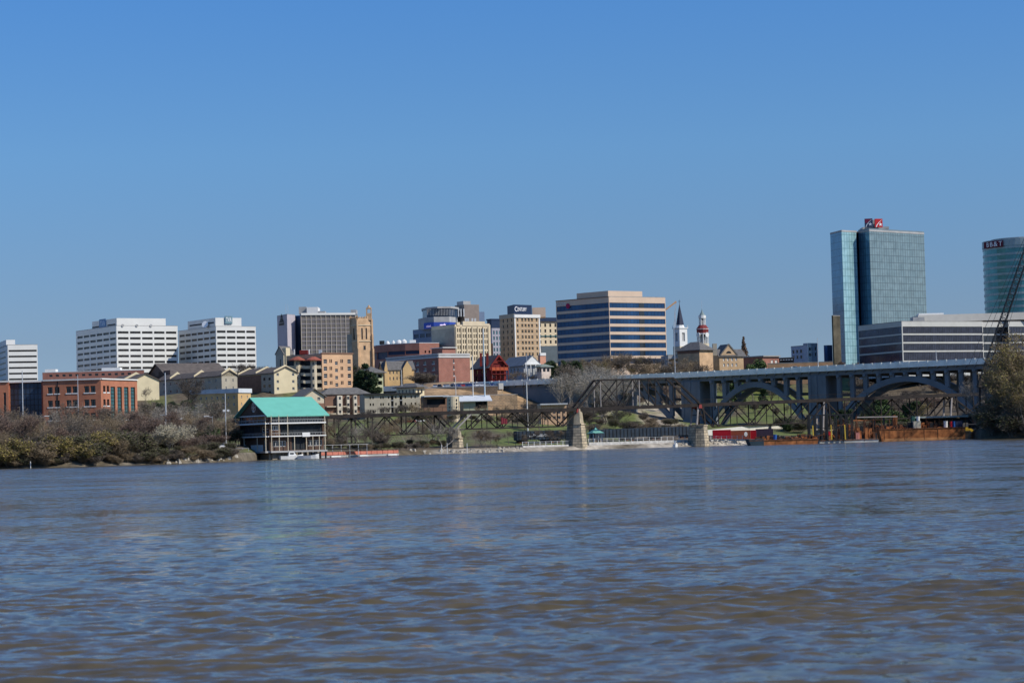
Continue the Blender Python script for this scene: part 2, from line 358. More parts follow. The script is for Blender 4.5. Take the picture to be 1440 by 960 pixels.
    me.materials.append(m); tag(link('river_water', me), kind='structure')
build_water()

# ---------------------------------------------------------------- buildings
PANES = {}
def pane_mesh(w, h, m, bars, fm):
    key = (round(w, 2), round(h, 2), m.name, bars)
    if key not in PANES:
        mb = MB(); mb.face([(0, 0, 0), (w, 0, 0), (w, 0, h), (0, 0, h)])
        PANES[key] = mb.mesh('window', m)
    return PANES[key]
def frame_mesh(w, h, nx, ny, m, t=.09, border=True):
    key = ('f', round(w, 2), round(h, 2), nx, ny, m.name)
    if key not in PANES:
        mb = MB()
        if border:
            mb.box(0, t, -.06, .0, 0, h); mb.box(w - t, w, -.06, 0, 0, h); mb.box(t, w - t, -.06, 0, 0, t); mb.box(t, w - t, -.06, 0, h - t, h)
        for i in range(1, nx): mb.box(w * i / nx - t / 2, w * i / nx + t / 2, -.055, -.003, t, h - t)
        for j in range(1, ny): mb.box(t, w - t, -.05, -.006, h * j / ny - t / 2, h * j / ny + t / 2)
        PANES[key] = mb.mesh('frame', m)
    return PANES[key]
def pierced(mb, A, B, z0, z1, ops, dep, mi=0):
    A = Vector(A).to_2d(); B = Vector(B).to_2d(); L = (B - A).length; e = (B - A) / L; n = Vector((e.y, -e.x))
    us = sorted({0, L, *[o[0] for o in ops], *[o[1] for o in ops]}); zs = sorted({z0, z1, *[o[2] for o in ops], *[o[3] for o in ops]})
    pt = lambda u, z, k=0: (A.x + e.x * u - n.x * k, A.y + e.y * u - n.y * k, z)
    for i in range(len(us) - 1):
        a, b = us[i], us[i + 1]; um = (a + b) / 2
        run = None
        for j in range(len(zs) - 1):
            c, d = zs[j], zs[j + 1]; zm = (c + d) / 2
            hole = any(o[0] < um < o[1] and o[2] < zm < o[3] for o in ops)
            if not hole: run = (run[0], d) if run else (c, d)
            if (hole or j == len(zs) - 2) and run:
                mb.face([pt(a, run[0]), pt(b, run[0]), pt(b, run[1]), pt(a, run[1])], mi, [(a, run[0]), (b, run[0]), (b, run[1]), (a, run[1])]); run = None
    for o in ops:
        a, b, c, d = o[:4]
        mb.face([pt(a, c), pt(b, c), pt(b, c, dep), pt(a, c, dep)], mi); mb.face([pt(a, d, dep), pt(b, d, dep), pt(b, d), pt(a, d)], mi)
        mb.face([pt(a, c), pt(a, c, dep), pt(a, d, dep), pt(a, d)], mi); mb.face([pt(b, c, dep), pt(b, c), pt(b, d), pt(b, d, dep)], mi)

class Bld:
    def __init__(s, name, label, cat, verts, yt, ref=None, back=14, zb=None, wall=WHITE, roof=ROOFF, glass=GLASS, dep=.3, group=None, rect=None, par=.5, frame=None, sink=2.5):
        # verts: (photo column, distance) left to right; rect=(corner column, distance, left, right, angle)
        if rect:
            pc, d, pl, pr, th = rect; th = R(th)
            c = P(pc, yt + 20, d).to_2d(); uR = Vector((math.cos(th), math.sin(th))); uL = Vector((-math.sin(th), math.cos(th)))
            def hit(px, u):
                r = P(px, yt + 20, 1) - CAMP; t = r.x / r.y
                return c + u * ((t * c.y - c.x) / (u.x - t * u.y))
            pts = [hit(pl, uL), c, hit(pr, uR)]; ref = 1; s.pc, s.d = pc, d
        else:
            pts = [P(px, yt + 20, dd).to_2d() for px, dd in verts]; ref = 0 if ref is None else ref
            s.pc, s.d = verts[ref]
        s.zt = Z(s.pc, yt, s.d)
        s.front = len(pts) - 1
        if len(pts) == 3 and back != 'poly': full = pts + [pts[0] + pts[2] - pts[1]]
        else:
            full = pts + [pts[-1] * (1 + back / pts[-1].length), pts[0] * (1 + back / pts[0].length)]
        s.zb = (min(T(p.x, p.y) for p in full) if zb is None else zb) - sink
        s.org = Vector((pts[ref].x, pts[ref].y, s.zb)); s.p = [q - pts[ref] for q in full]; s.H = s.zt - s.zb
        s.root = thing(name, label, cat, s.org, 0, group); s.ops = {}; s.wall, s.roof, s.glass, s.dep, s.par = wall, roof, glass, dep, par; s.kinds = {}; s.frame = frame; s.sill = None
    def z(s, py): return Z(s.pc, py, s.d) - s.zb
    def L(s, k): return (s.p[k + 1] - s.p[k]).length
    def e(s, k): return (s.p[k + 1] - s.p[k]).normalized()
    def at(s, k, u, out=0):
        e = s.e(k); q = s.p[k] + e * u + Vector((e.y, -e.x)) * out; return q
    def rz(s, k): e = s.e(k); return math.atan2(e.y, e.x)
    def row(s, k, n, y0, y1, f0=0, f1=1, fill=.7, glass=None, frame=None, sill=False):
        L = s.L(k); a, b = L * f0, L * f1; w = (b - a) / n
        for i in range(n):
            s.ops.setdefault(k, []).append((a + w * (i + .5 - fill / 2), a + w * (i + .5 + fill / 2), s.z(y1), s.z(y0), glass or s.glass, frame or s.frame, sill))
    def grid(s, k, n, m, y0, dy, h, f0=0, f1=1, fill=.7, **kw):
        for j in range(m): s.row(k, n, y0 + dy * j, y0 + dy * j + h, f0, f1, fill, **kw)
    def opening(s, k, u0, u1, y0, y1, glass=None, frame=None, sill=False):
        L = s.L(k); s.ops.setdefault(k, []).append((L * u0, L * u1, s.z(y1), s.z(y0), glass or s.glass, frame or s.frame, sill))
    def finish(s, style='flat', yr=None, axis=0, over=.5, rt=.3, roofname='roof'):
        mb = MB(); n = len(s.p)
        for k in range(n):
            A, B = s.p[k], s.p[(k + 1) % n]
            if k < s.front: pierced(mb, A, B, 0, s.H, s.ops.get(k, []), s.dep)
            else: mb.face([(*A, 0), (*B, 0), (*B, s.H), (*A, s.H)])
        zr = s.z(yr) if yr else s.H
        if style == 'gable':      # axis 0: ridge runs along face 0 (gable on face 1); 1: along face 1 (gable on face 0)
            l, c, r, x = s.p
            if axis == 0: g1, g2 = (c, r), (x, l)
            else: g1, g2 = (l, c), (r, x)
            m1 = (g1[0] + g1[1]) / 2; m2 = (g2[0] + g2[1]) / 2
            for (a, b), m_ in ((g1, m1), (g2, m2)): mb.face([(*a, s.H), (*b, s.H), (*m_, zr)])
        s.wo = mb.build('wall', s.wall, s.root)
        rb = MB()
        if style == 'flat':
            rb.face([(*q, s.H - s.par) for q in s.p])
            t = .35
            for k in range(n):
                A, B = s.p[k], s.p[(k + 1) % n]; L = (B - A).length
                if L < .2: continue
                rb.obox(A, (B - A) / L, (0, L), -t, .04, s.H, s.H + .25)
        elif style == 'gable':
            ax = (m2 - m1).normalized(); a0, a1 = m1 - ax * over, m2 + ax * over
            for sgn in (0, 1):
                e0 = g1[sgn]; e1 = g2[1 - sgn]; d0 = (e0 - m1); k = 1 + over / d0.length; drop = (zr - s.H) * (k - 1)
                q = [(*(a0), zr), (*(a1), zr), (*(e1 - m2) * k + a1, 0) if 0 else (*((e1 - m2) * k + a1), s.H - drop), (*((e0 - m1) * k + a0), s.H - drop)]
                top = [(p[0], p[1], p[2] + rt) for p in q]
                rb.face(top); rb.face(list(reversed(q)))
                for i in range(4): j = (i + 1) % 4; rb.face([q[i], q[j], top[j], top[i]])
        elif style == 'hip':
            l, c, r, x = s.p; cen = (l + r) / 2; k = 1 + over / max(1, (c - cen).length) * 1.3
            q = [cen + (p - cen) * k for p in (l, c, r, x)]
            if axis == 0: m1, m2 = (c + r) / 2, (x + l) / 2
            else: m1, m2 = (l + c) / 2, (r + x) / 2
            ax = (m2 - m1); L = ax.length; wid = ((r - c) if axis == 0 else (c - l)).length; ins = min(.49, wid / 2 / L)
            a, b = m1 + ax * ins, m2 - ax * ins; zz = s.H
            if axis == 0: fs = [(q[1], q[2], a), (q[3], q[0], b), (q[0], q[1], a, b), (q[2], q[3], b, a)]
            else: fs = [(q[0], q[1], a), (q[2], q[3], b), (q[1], q[2], b, a), (q[3], q[0], a, b)]
            for f in fs: rb.face([(*p, zr if (p is a or p is b) else zz + .25) for p in f])
            rb.prism([tuple(p) for p in q], zz, zz + .25)
        s.ro = rb.build(roofname, s.roof, s.root)
        cnt = 0; rest = MB(); restm = []
        allw = [(k, o) for k in s.ops for o in s.ops[k]]
        allw.sort(key=lambda t: -(t[1][1] - t[1][0]) * (t[1][3] - t[1][2]))
        for k, (u0, u1, z0, z1, g, fr, sill) in allw:
            q = s.at(k, u0, -s.dep); w, h = u1 - u0, z1 - z0
            if cnt < 98:
                o = link('window', pane_mesh(w, h, g, 0, None), s.root, (q.x, q.y, z0), s.rz(k))
                if fr: link('frame', frame_mesh(w, h, *fr), o)
                if sill:
                    key = ('s', round(w, 2))
                    if key not in PANES:
                        b = MB(); b.box(-.12, w + .12, -s.dep - .12, 0, -.28, -.0); PANES[key] = b.mesh('sill', WHITE2)
                    link('sill', PANES[key], o)
            else:
                e = s.e(k); q2 = q + e * w
                if g not in restm: restm.append(g)
                rest.face([(q.x, q.y, z0), (q2.x, q2.y, z0), (q2.x, q2.y, z1), (q.x, q.y, z1)], restm.index(g))
            cnt += 1
        if restm: rest.build('window', restm, s.root)['kind'] = 'stuff'
        return s
    def plate(s, name, m, k, u0, u1, y0, y1, out, th=None, absu=False):   # box standing out from face k
        L = 1 if absu else s.L(k); mb = MB(); th = th or out
        mb.obox(s.p[k], s.e(k), (L * u0, L * u1), out - th, out, s.z(y1), s.z(y0)); return mb.build(name, m, s.root)
    def topbox(s, name, m, fx0, fx1, fy0, fy1, y0, y1=None, par=None):     # on the roof, fractions along face 1 / face 0 directions
        o = s.p[1]; ex = s.p[2] - s.p[1]; ey = s.p[0] - s.p[1]
        q = [o + ex * a + ey * b for a, b in ((fx0, fy0), (fx1, fy0), (fx1, fy1), (fx0, fy1))]
        mb = MB(); mb.prism([tuple(p) for p in q], s.z(y1) if y1 else s.H - s.par, s.z(y0))
        return mb.build(name, m, par or s.root)
    def text(s, t, k, u0, u1, y0, y1, out, m, parent=None, name='lettering'):
        L = s.L(k); q = s.at(k, L * (u0 + u1) / 2, out)
        return lettering(t, parent or s.root, (q.x, q.y, (s.z(y0) + s.z(y1)) / 2), s.rz(k), L * (u1 - u0), s.z(y0) - s.z(y1), m)

def white_tower(label, rect, yt, y0, nL, nR, rows, group=None):
    b = Bld('office_tower', label, 'office building', None, yt, rect=rect, wall=WHITE, glass=SMOKE, dep=.35, par=.4)
    if nL: b.grid(0, nL, rows, y0, 8.33, 3.3, .02, .99, .86)
    b.grid(1, nR, rows, y0, 8.33, 3.3, .01, .99, .88)
    b.finish(); return b
SIGNT = mat('teal_sign_panel', (.14, .24, .28), rough=.5, var=.05)
SIGNB = mat('blue_sign_panel', (.10, .2, .36), rough=.5, var=.05)
LETW = mat('white_lettering', (.85, .85, .85), var=.01)
# --- far left white office
b = Bld('office_tower', 'white office block with black ribbon windows, cut by the left edge of the photo', 'office building', None, 485, rect=(11, 1180, -70, 53, 20), wall=WHITE, glass=SMOKE, dep=.35)
for k in (0, 1):
    for j in range(6): b.opening(k, .0 if k == 0 else .03, .97, 492 + 8 * j, 494.6 + 8 * j)
b.finish(); b.topbox('penthouse', WHITE2, -.0, .3, .02, .5, 477); b.topbox('penthouse', GREYC, .05, .32, .55, .8, 479)
# --- two white towers
b = white_tower('tall white office tower, the wider left one of the two white towers with window bands', (164, 1300, 107, 250, 33), 458, 465.6, 6, 5, 8)
t1 = b; ph = b.topbox('penthouse', WHITE, .02, .82, .02, .62, 447)
mb = MB(); q = b.p[1]; e = (b.p[0] - b.p[1]).normalized()
def side_panel(b, u0, u1, y0, y1, m, name, out=-.5, k=0, par=None):
    return b.plate(name, m, k, u0, u1, y0, y1, out, .35)
sg = side_panel(b, .57, .73, 445.5, 458.5, SIGNB, 'sign_panel', -.4)
t = b.text('TVA', 0, .59, .71, 448, 455, -.38, mat('pale_blue_lettering', (.5, .62, .75), var=.02)); t.parent = sg
b.topbox('louvre_band', DARK, .018, .03, .42, .615, 454.5, 456.3)
b.topbox('louvre_band', DARK, .018, .03, .05, .24, 454.5, 456.3)
for u in (.10, .33, .56):
    q = b.at(1, b.L(1) * u, 0); mb = MB(); mb.tube((q.x, q.y, b.z(457.5)), (q.x + .2, q.y - .5, b.z(457.5)), .8, .8, 10); mb.build('roof_vent', GREYC, b.root)
b = white_tower('narrower white office tower with a round white dish on its roof and a letter sign', (304, 1300, 251, 360, 33), 459, 464.5, 6, 4, 8)
ph = b.topbox('penthouse', WHITE, .01, .66, .02, .75, 446.5)
b.topbox('louvre_band', DARK, .008, .02, .06, .7, 452, 454)
sg = b.plate('sign_panel', SIGNT, 1, .24, .42, 444, 455, -.25, .6)
t = b.text('TVA', 1, .26, .40, 446, 452.5, -.22, LETW); t.parent = sg
q = b.at(0, b.L(0) * .77, -.2); mb = MB(); mb.tube((q.x, q.y, b.z(456.5)), (q.x - 1.0, q.y - 2.6, b.z(456.5) + .8), 1.2, 2.0, 24); mb.build('satellite_dish', mat('bright_white_paint', (.85, .85, .84), var=.02), b.root)

# --- orange brick office by the river
b = Bld('brick_office', 'long orange brick office with paired windows behind the left bank thicket', 'office building',
        [(-90, 600), (12, 600), (12.6, 606), (60, 606), (60.6, 600), (142, 598), (193, 616)], 532.5, ref=5, back=30, zb=5, wall=BRICK, dep=.35)
WF = (2, 2, BLACK, .12)
b.opening(0, .93, .965, 548, 593, frame=(2, 6, BLACK, .12))
b.opening(2, .03, .97, 534, 606, glass=GLASSN, frame=(8, 9, BLACK, .12))
for r0 in (542, 561, 580):
    for u in (.08, .20, .40, .51, .71, .82): b.opening(4, u, u + .085, r0, r0 + 9.2, frame=WF, sill=True)
    for u in (.06, .16): b.opening(5, u, u + .06, r0, r0 + 9, frame=(1, 2, BLACK, .1), sill=True)
for i in range(4): b.opening(5, .26 + .185 * i, .26 + .185 * i + .125, 543, 589.5, glass=TEALG, frame=(2, 9, BLACK, .14), sill=True)
for u in (.08, .20, .40, .51, .71, .82): b.opening(4, u, u + .09, 599, 604, frame=WF)
b.finish(); 
for k in (0, 2, 4, 5): b.plate('cornice', WHITE2, k, 0, 1, 532.0, 533.4, .35, .3)
b.plate('downpipe', BLACK, 4, .245, .257, 534, 592, .12)
# --- low red building behind with white roof gear
b = Bld('low_building', 'low red-walled building with white rooftop units, showing above the orange brick office', 'building', [(60, 905), (203, 905)], 524, back=20, zb=24, wall=BRICKR, dep=.3, roof=ROOFW)
b.row(0, 14, 527, 530, .05, .95, .5); b.finish()
for (x0, x1, y0) in ((62, 77, 519), (105, 122, 525), (142, 168, 519), (172, 190, 525), (95, 103, 524)):
    L = b.L(0); mb = MB(); a = (x0 - 60) / 143 * L; c = (x1 - 60) / 143 * L; q = b.p[0]; mb.obox(q, b.e(0), (a, c), -7, -2, b.H - .5, b.z(y0)); mb.build('rooftop_unit', WHITE2, b.root)

# --- apartments on the left hill
def apart(label, rect, yt, yr, wall, rows, nL, nR, axis=0, roof=ROOFB, group=None, party=(), fillL=.32, sillr=None, style='gable', zb=None, hh=4, capw=CREAM, over=.5, name='apartment_building', cat='apartments', glass=GLASS):
    b = Bld(name, label, cat, None, yt, rect=rect, wall=wall, roof=roof, dep=.22, group=group, zb=zb, glass=glass)
    fr = (1, 2, WHITE2, .08)
    for y in rows:
        if nL: b.row(0, nL, y, y + hh, .05, .97, fillL, frame=fr)
        if nR: b.row(1, nR, y, y + hh, .05, .95, .16 if nR < 3 else .34, frame=fr)
    b.finish(style, yr, axis, over)
    l, c, r, x = b.p
    for f in party:      # party walls rising through the roof
        a, d = c + (l - c) * f, r + (x - r) * f; m_ = (a + d) / 2; e = (l - c).normalized() * .35; zr = b.z(yr)
        mb = MB()
        tri = [(*a, b.H - .2), (*d, b.H - .2), (*d, b.H + .9), (*m_, zr + 1.2), (*a, b.H + .9)]
        tri2 = [(p[0] + e.x, p[1] + e.y, p[2]) for p in tri]
        mb.face(tri); mb.face(list(reversed(tri2)))
        for i in range(5): j = (i + 1) % 5; mb.face([tri[i], tri[j], tri2[j], tri2[i]])
        mb.build('party_wall', capw, b.root)
    return b
b = Bld('parish_hall', 'large dark-roofed hall behind the cream apartments below the white towers', 'building', None, 533, rect=(240, 930, 203, 326, 24), wall=BRICKD, roof=ROOFB, dep=.2)
b.row(0, 1, 520, 526, .4, .6, .6); b.finish('gable', 509, 1, .8)
apart('cream gable-ended apartment block right beside the orange brick office', (186, 850, 150, 224, 28), 535, 526, CREAM, [], 0, 0, party=(.35,))
apart('grey apartment block with a cream gable end above the flat pale-roofed block', (312, 862, 222, 334, 36), 528, 521, GREYST, (532.5, 543.5), 9, 2, party=(.0, .42, .8)).wo
b = apart('ochre lower apartment block with a flat pale metal roof on the left hillside', (335, 815, 268, 353, 64), 552, None, YELLOW, (556, 566), 8, 2, style='flat', roof=ROOFW, zb=15)
b.topbox('roof_cap', ROOFW, -.03, 1.03, -.02, 1.02, 546, 552)

b = Bld('apartment_building', 'dark-sided apartment block ending in a tall cream gable, above the green roof', 'apartments', None, 524, rect=(386, 872, 334, 418, 36), wall=CREAM, roof=ROOFB, dep=.22)
FRW = (1, 2, WHITE2, .08)
for y in (524.5, 534.5, 544.5, 554.5):
    b.opening(1, .10, .20, y, y + 4, frame=FRW); b.opening(1, .78, .88, y, y + 4, frame=FRW)
b.finish('gable', 516, 0, .6)
mb = MB(); mb.obox(b.p[0], b.e(0), (0, b.L(0) * .66), -.02, .25, b.z(575), b.z(526)); mb.build('timber_cladding', BRICKD, b.root)
mb = MB(); mb.obox(b.p[0], b.e(0), (b.L(0) * .66, b.L(0)), -.02, .15, b.z(575), b.z(525)); mb.build('grey_side_face', GREYST, b.root)
for j in range(4):
    for u in (.72, .86): b.plate('window', GLASS, 0, u, u + .05, 530 + 9.8 * j, 534 + 9.8 * j, .2, .06)
for f in (.02, .5, .98):
    l, c, r, x = b.p; a, d = c + (l - c) * f, r + (x - r) * f; m_ = (a + d) / 2; mb = MB(); e = b.e(0)
    tri = [(*a, b.H - .2), (*d, b.H - .2), (*d, b.H + .9), (*m_, b.z(516) + .9), (*a, b.H + .9)]; t2 = [(p[0] + e.x * .3, p[1] + e.y * .3, p[2]) for p in tri]
    mb.face(tri); mb.face(t2[::-1]); [mb.face([tri[i], tri[(i + 1) % 5], t2[(i + 1) % 5], t2[i]]) for i in range(5)]; mb.build('party_wall', CREAM, b.root)

# --- stone chapel gable
b = Bld('chapel', 'small grey stone chapel with a tall arched window below the purple-grey tower', 'church', None, 497, rect=(399, 1000, 388, 413, 60), wall=GREYST, roof=ROOFG, dep=.3)
b.opening(0, .52, .68, 505, 515); b.finish('gable', 487, 1, .3)
b.topbox('turret', CREAM, .1, .5, -.2, .2, 489, 520)
# --- tower with a plain side panel and grid facade
b = Bld('hotel_tower', 'dark gridded slab tower with a plain purple-grey end panel and black emblem', 'office building',
        [(390, 1255), (404, 1240), (415, 1248), (415.6, 1262), (423, 1258), (423.6, 1242), (500, 1252)], 442, ref=1, wall=mat('mauve_panel', (.42, .39, .42), var=.05), dep=.25, back=25, roof=ROOFF)
GB = mat('bronze_window_band', (.15, .135, .12), rough=.45, var=.25, scale=.3)
for i in range(11): b.grid(5, 1, 9, 443.6, 6.1, 5.5, i / 11 + .004, (i + 1) / 11 - .004, .97, glass=GB)
b.finish()
mb = MB(); L = b.L(5)
for i in range(12): mb.obox(b.p[5], b.e(5), (L * i / 11 - .1, L * i / 11 + .1), 0, .12, 0, b.H - .8)
mb.build('mullion_fins', CREAM2, b.root)
b.plate('fascia', WHITE, 5, 0, 1, 440.4, 443.3, .5, .45); b.plate('shaft_cladding', mat('blue_grey_panel', (.13, .18, .27), var=.05), 3, -.02, 1, 441, 520, .05, .04)
q = b.p[5]
def rawbox(b, name, m, x0, x1, d0, d1, y0, y1, par=None):        # a roof box from photo columns and distances
    a = P(x0, y0, d0); c = P(x1, y0, d0); k = d1 / d0; r_ = b.root.location
    mb = MB(); mb.prism([(a.x - r_.x, d0 - r_.y), (c.x - r_.x, d0 - r_.y), (c.x - r_.x, d1 - r_.y), (a.x - r_.x, d1 - r_.y)], Z(x0, y1, d0) - r_.z, Z(x0, y0, d0) - r_.z)
    return mb.build(name, m, par or b.root)
rawbox(b, 'penthouse', GREYC, 420, 431, 1256, 1270, 431.5, 441.5); rawbox(b, 'penthouse', WHITE2, 431.2, 447, 1254, 1268, 432, 441.5)
rawbox(b, 'rooftop_unit', GREYC, 447.5, 457, 1254, 1262, 437.5, 441.5); rawbox(b, 'rooftop_unit', GREYC, 493, 501, 1256, 1266, 435.5, 441.5)
mb = MB(); L = b.L(0); zc = b.z(452); q = lambda u, z: (*b.at(0, L * u, .2), z)
mb.face([q(.22, zc), q(.72, zc), q(.56, zc + 2.4), q(.38, zc + 2.4)]); mb.face([q(.36, zc + 2.6), q(.58, zc + 2.6), q(.47, zc + 5)]); mb.face([q(.22, zc - 1.6), q(.72, zc - 1.6), q(.72, zc - .3), q(.22, zc - .3)])
mb.build('emblem', BLACK, b.root)
for px in (402, 405): mb = MB(); pp = P(px, 441, 1262); mb.tube(pp - b.org, pp - b.org + Vector((0, 0, 5.5)), .09, .05, 5); mb.build('antenna', STEEL, b.root)

# --- Gothic church tower
b = Bld('church_tower', 'golden stone Gothic church tower with twin arched belfry openings and a tall corner pinnacle', 'church', None, 447, rect=(502, 1040, 493, 523.5, 28), wall=TANST, roof=ROOFG, dep=.4)
b.opening(1, .28, .38, 461, 477); b.opening(1, .56, .66, 461, 477); b.opening(0, .35, .65, 461, 477); b.opening(1, .4, .55, 486, 492); b.finish()
for k, u in ((1, .02), (1, .98), (0, .05)):
    for (y0, y1, o) in ((449, 470, .45), (470, 490, .8), (490, 530, 1.2)): b.plate('buttress', TANST, k, u - .05, u + .05, y0, y1, o, o - .0)
for k in (0, 1):
    b.plate('string_course', LIME, k, 0, 1, 456.5, 457.5, .3, .28); b.plate('string_course', LIME, k, 0, 1, 479, 480, .3, .28)
    for i in range(6): b.plate('battlement', TANST, k, i / 6, i / 6 + .09, 445.4, 447, .1, .6)
r_, ex, ey = b.p[2] - b.p[1], None, None
for (fx, fy, top, w) in ((.86, .12, 428, 1.25), (.02, .02, 443.5, .5), (.98, .98, 443.5, .5), (.02, .98, 443.5, .5)):
    q = b.p[1] + (b.p[2] - b.p[1]) * fx + (b.p[0] - b.p[1]) * fy; zt = b.z(top); z0 = b.H - 1; mb = MB()
    mb.prism([(q.x - w, q.y - w), (q.x + w, q.y - w), (q.x + w, q.y + w), (q.x - w, q.y + w)], z0, z0 + (zt - z0) * .45)
    zz = z0 + (zt - z0) * .45
    for sx in (-1, 1):
        for sy in (-1, 1): mb.prism([(q.x + sx * w * .8 - .22, q.y + sy * w * .8 - .22), (q.x + sx * w * .8 + .22, q.y + sy * w * .8 - .22), (q.x + sx * w * .8 + .22, q.y + sy * w * .8 + .22), (q.x + sx * w * .8 - .22, q.y + sy * w * .8 + .22)], zz, z0 + (zt - z0) * .72)
    zz = z0 + (zt - z0) * .72; mb.prism([(q.x - w, q.y - w), (q.x + w, q.y - w), (q.x + w, q.y + w), (q.x - w, q.y + w)], zz, zz + .6)
    mb.tube((q.x, q.y, zz + .6), (q.x, q.y, zt), w * .7, 0, 6); mb.build('pinnacle', TANST, b.root)
rawbox(b, 'nave', GREYST, 488, 500, 1045, 1080, 470, 520)

# --- peach stucco block with two round stair turrets
b = Bld('apartment_building', 'peach stucco apartment block with two red-capped stair turrets and green awnings', 'apartments',
        [(403, 925), (453, 908), (496, 918)], 497.5, ref=1, back=14, wall=ORANGE, roof=ROOFF, dep=.25, zb=22)
for j in range(5):
    y = 505 + 10.2 * j
    for u in (.08, .86): b.opening(1, u - .03, u + .08, y, y + 6, frame=FRW)
    for u in (.24, .29, .60, .65): b.opening(1, u, u + .035, y, y + 5)
    b.opening(1, .42, .51, y + 3, y + 8, glass=GLASS, frame=FRW)
b.finish(); b.plate('parapet_cap', BRICKD, 1, -.02, 1.02, 495.8, 497.6, .3, .8)
b.plate('painted_gallery_shade', DARK, 0, .02, .97, 503, 548, .05, .04)  # dark sheet paints the shade of the recessed side
for (px, d) in ((418.5, 914), (441.5, 905)):
    pp = P(px, 540, d); q = pp - b.org; mb = MB(); zt = Z(px, 506, d) - b.zb
    mb.tube((q.x, q.y, 0), (q.x, q.y, zt), 1.25, 1.25, 10); tu = mb.build('stair_turret', CREAM2, b.root)
    mb = MB(); mb.tube((q.x, q.y, zt + .02), (q.x, q.y, zt + 1.3), 3.3, .9, 10); mb.tube((q.x, q.y, zt - .3), (q.x, q.y, zt), 3.3, 3.3, 10); mb.build('turret_roof', mat('red_tile', (.30, .09, .06), var=.15), tu)
    for j in range(4):
        z = Z(px, 511 + 10.3 * j, d) - b.zb; mb = MB(); mb.box(q.x - .35, q.x + .35, q.y - 1.32, q.y - 1.18, z - .5, z + .6); mb.build('window', GLASS, tu)
        for sx in (-1, 1):
            mb = MB(); x0, x1 = (q.x - 4.3, q.x - 1.3) if sx < 0 else (q.x + 1.3, q.x + 3.0)
            mb.box(x0, x1, q.y + .1, q.y + 2.6, z - 2.0, z - 1.75); mb.box(x0, x1, q.y + .1, q.y + .25, z - 1.75, z - .8); mb.build('balcony', CREAM2, b.root)
        mb = MB(); zz = z + 1.2
        mb.face([(q.x - 4.2, q.y - .2, zz), (q.x - 1.5, q.y - .2, zz - 1.2), (q.x - 1.5, q.y + 2.2, zz - 1.2), (q.x - 4.2, q.y + 2.2, zz)]); mb.face([(q.x - 4.2, q.y + 2.2, zz - .08), (q.x - 1.5, q.y + 2.2, zz - 1.28), (q.x - 1.5, q.y - .2, zz - 1.28), (q.x - 4.2, q.y - .2, zz - .08)]); mb.build('awning', mat('sage_awning', (.34, .40, .28), var=.1), b.root)
rawbox(b, 'rooftop_unit', REDP, 421, 432, 916, 922, 492.5, 498); rawbox(b, 'rooftop_unit', STEEL, 448, 452, 912, 915, 492, 498)
for px in (413, 434): rawbox(b, 'flue', WHITE2, px, px + 1.2, 918, 919, 491, 499)

# --- lower cream apartments
FRD = (1, 2, WHITE2, .07)
b = Bld('apartment_building', 'cream gabled apartment block right behind the green boathouse roof', 'apartments', None, 557, rect=(427, 800, 412, 456, 32), wall=CREAM2, roof=ROOFG, dep=.25, zb=10)
b.opening(1, .18, .3, 558.5, 562, frame=FRD); b.opening(1, .68, .82, 558.5, 563, frame=FRD); b.finish('gable', 547, 0, .8)
b.plate('timber_gallery', BRICKD, 1, .0, 1, 567, 600, .3, .28)
b = Bld('apartment_building', 'dark timber apartment block with pale projecting bays right of the small cream gable', 'apartments', None, 555, rect=(457, 822, 450, 516, 24), wall=BRICKD, roof=ROOFG, dep=.25, zb=10)
b.finish('hip', 545, 1, 1.2)
for (u0, u1) in ((.27, .39), (.50, .56), (.66, .74)):
    L = b.L(1); mb = MB(); mb.obox(b.p[1], b.e(1), (L * u0, L * u1), 0, 1.3, 0, b.z(556.5)); bay = mb.build('bay', mat('pale_bay_stucco', (.62, .56, .44), var=.08), b.root)
    for y in (558, 567.5, 577):
        mb = MB(); mb.obox(b.p[1], b.e(1), (L * (u0 + u1) / 2 - .4, L * (u0 + u1) / 2 + .4), 1.3, 1.34, b.z(y + 4), b.z(y)); mb.build('window', GLASSG, bay)
for (u0, u1) in ((.02, .24), (.41, .5), (.76, .98)):
    for y in (571, 581): b.plate('balcony', CREAM2, 1, u0, u1, y, y + 1.5, 1.2, 1.2)
b = Bld('apartment_building', 'long beige flat-roofed apartment block with dark stairwell slots above the trestle', 'apartments', None, 554.5, rect=(513, 800, 506, 591, 16), wall=GREYST, roof=ROOFG, dep=.9, zb=10)
L = 1
for (a, c) in ((.475, .52), (.63, .68)): b.opening(1, a, c, 557, 592, glass=DARK)
b.dep = .9
for j in range(4):
    y = 557.5 + 9.6 * j
    for u in (.09, .14, .28, .32, .42, .55, .72, .83, .9): b.opening(1, u, u + .025, y, y + 3.6)
b.finish(); b.plate('eaves', BLACK, 1, -.02, 1.02, 553.4, 555.6, .8, 1.2)
for (a, c) in ((.475, .52), (.63, .68)):
    for j in range(4): b.plate('landing', GREYC, 1, a, c, 563 + 9 * j, 564.2 + 9 * j, .1, .9)
b = Bld('apartment_building', 'cream apartment building with tall windows under a dark hipped roof, behind the beige block', 'apartments', None, 544.5, rect=(585, 835, 558, 597, 50), wall=CREAM, roof=ROOFG, dep=.3, zb=12)
for j in range(4):
    b.row(0, 5, 547 + 9.5 * j, 553 + 9.5 * j, .04, .96, .42, frame=FRD); b.row(1, 2, 547 + 9.5 * j, 553 + 9.5 * j, .1, .9, .5, frame=FRD)
b.finish('hip', 538, 0, 1.2)
b = Bld('house', 'green and cream house with open balconies under a grey roof, right of the dark evergreen', 'house', None, 524.5, rect=(519, 880, 505, 539, 30), wall=mat('sage_siding', (.47, .48, .30), var=.08), roof=ROOFG, dep=1.2, zb=21)
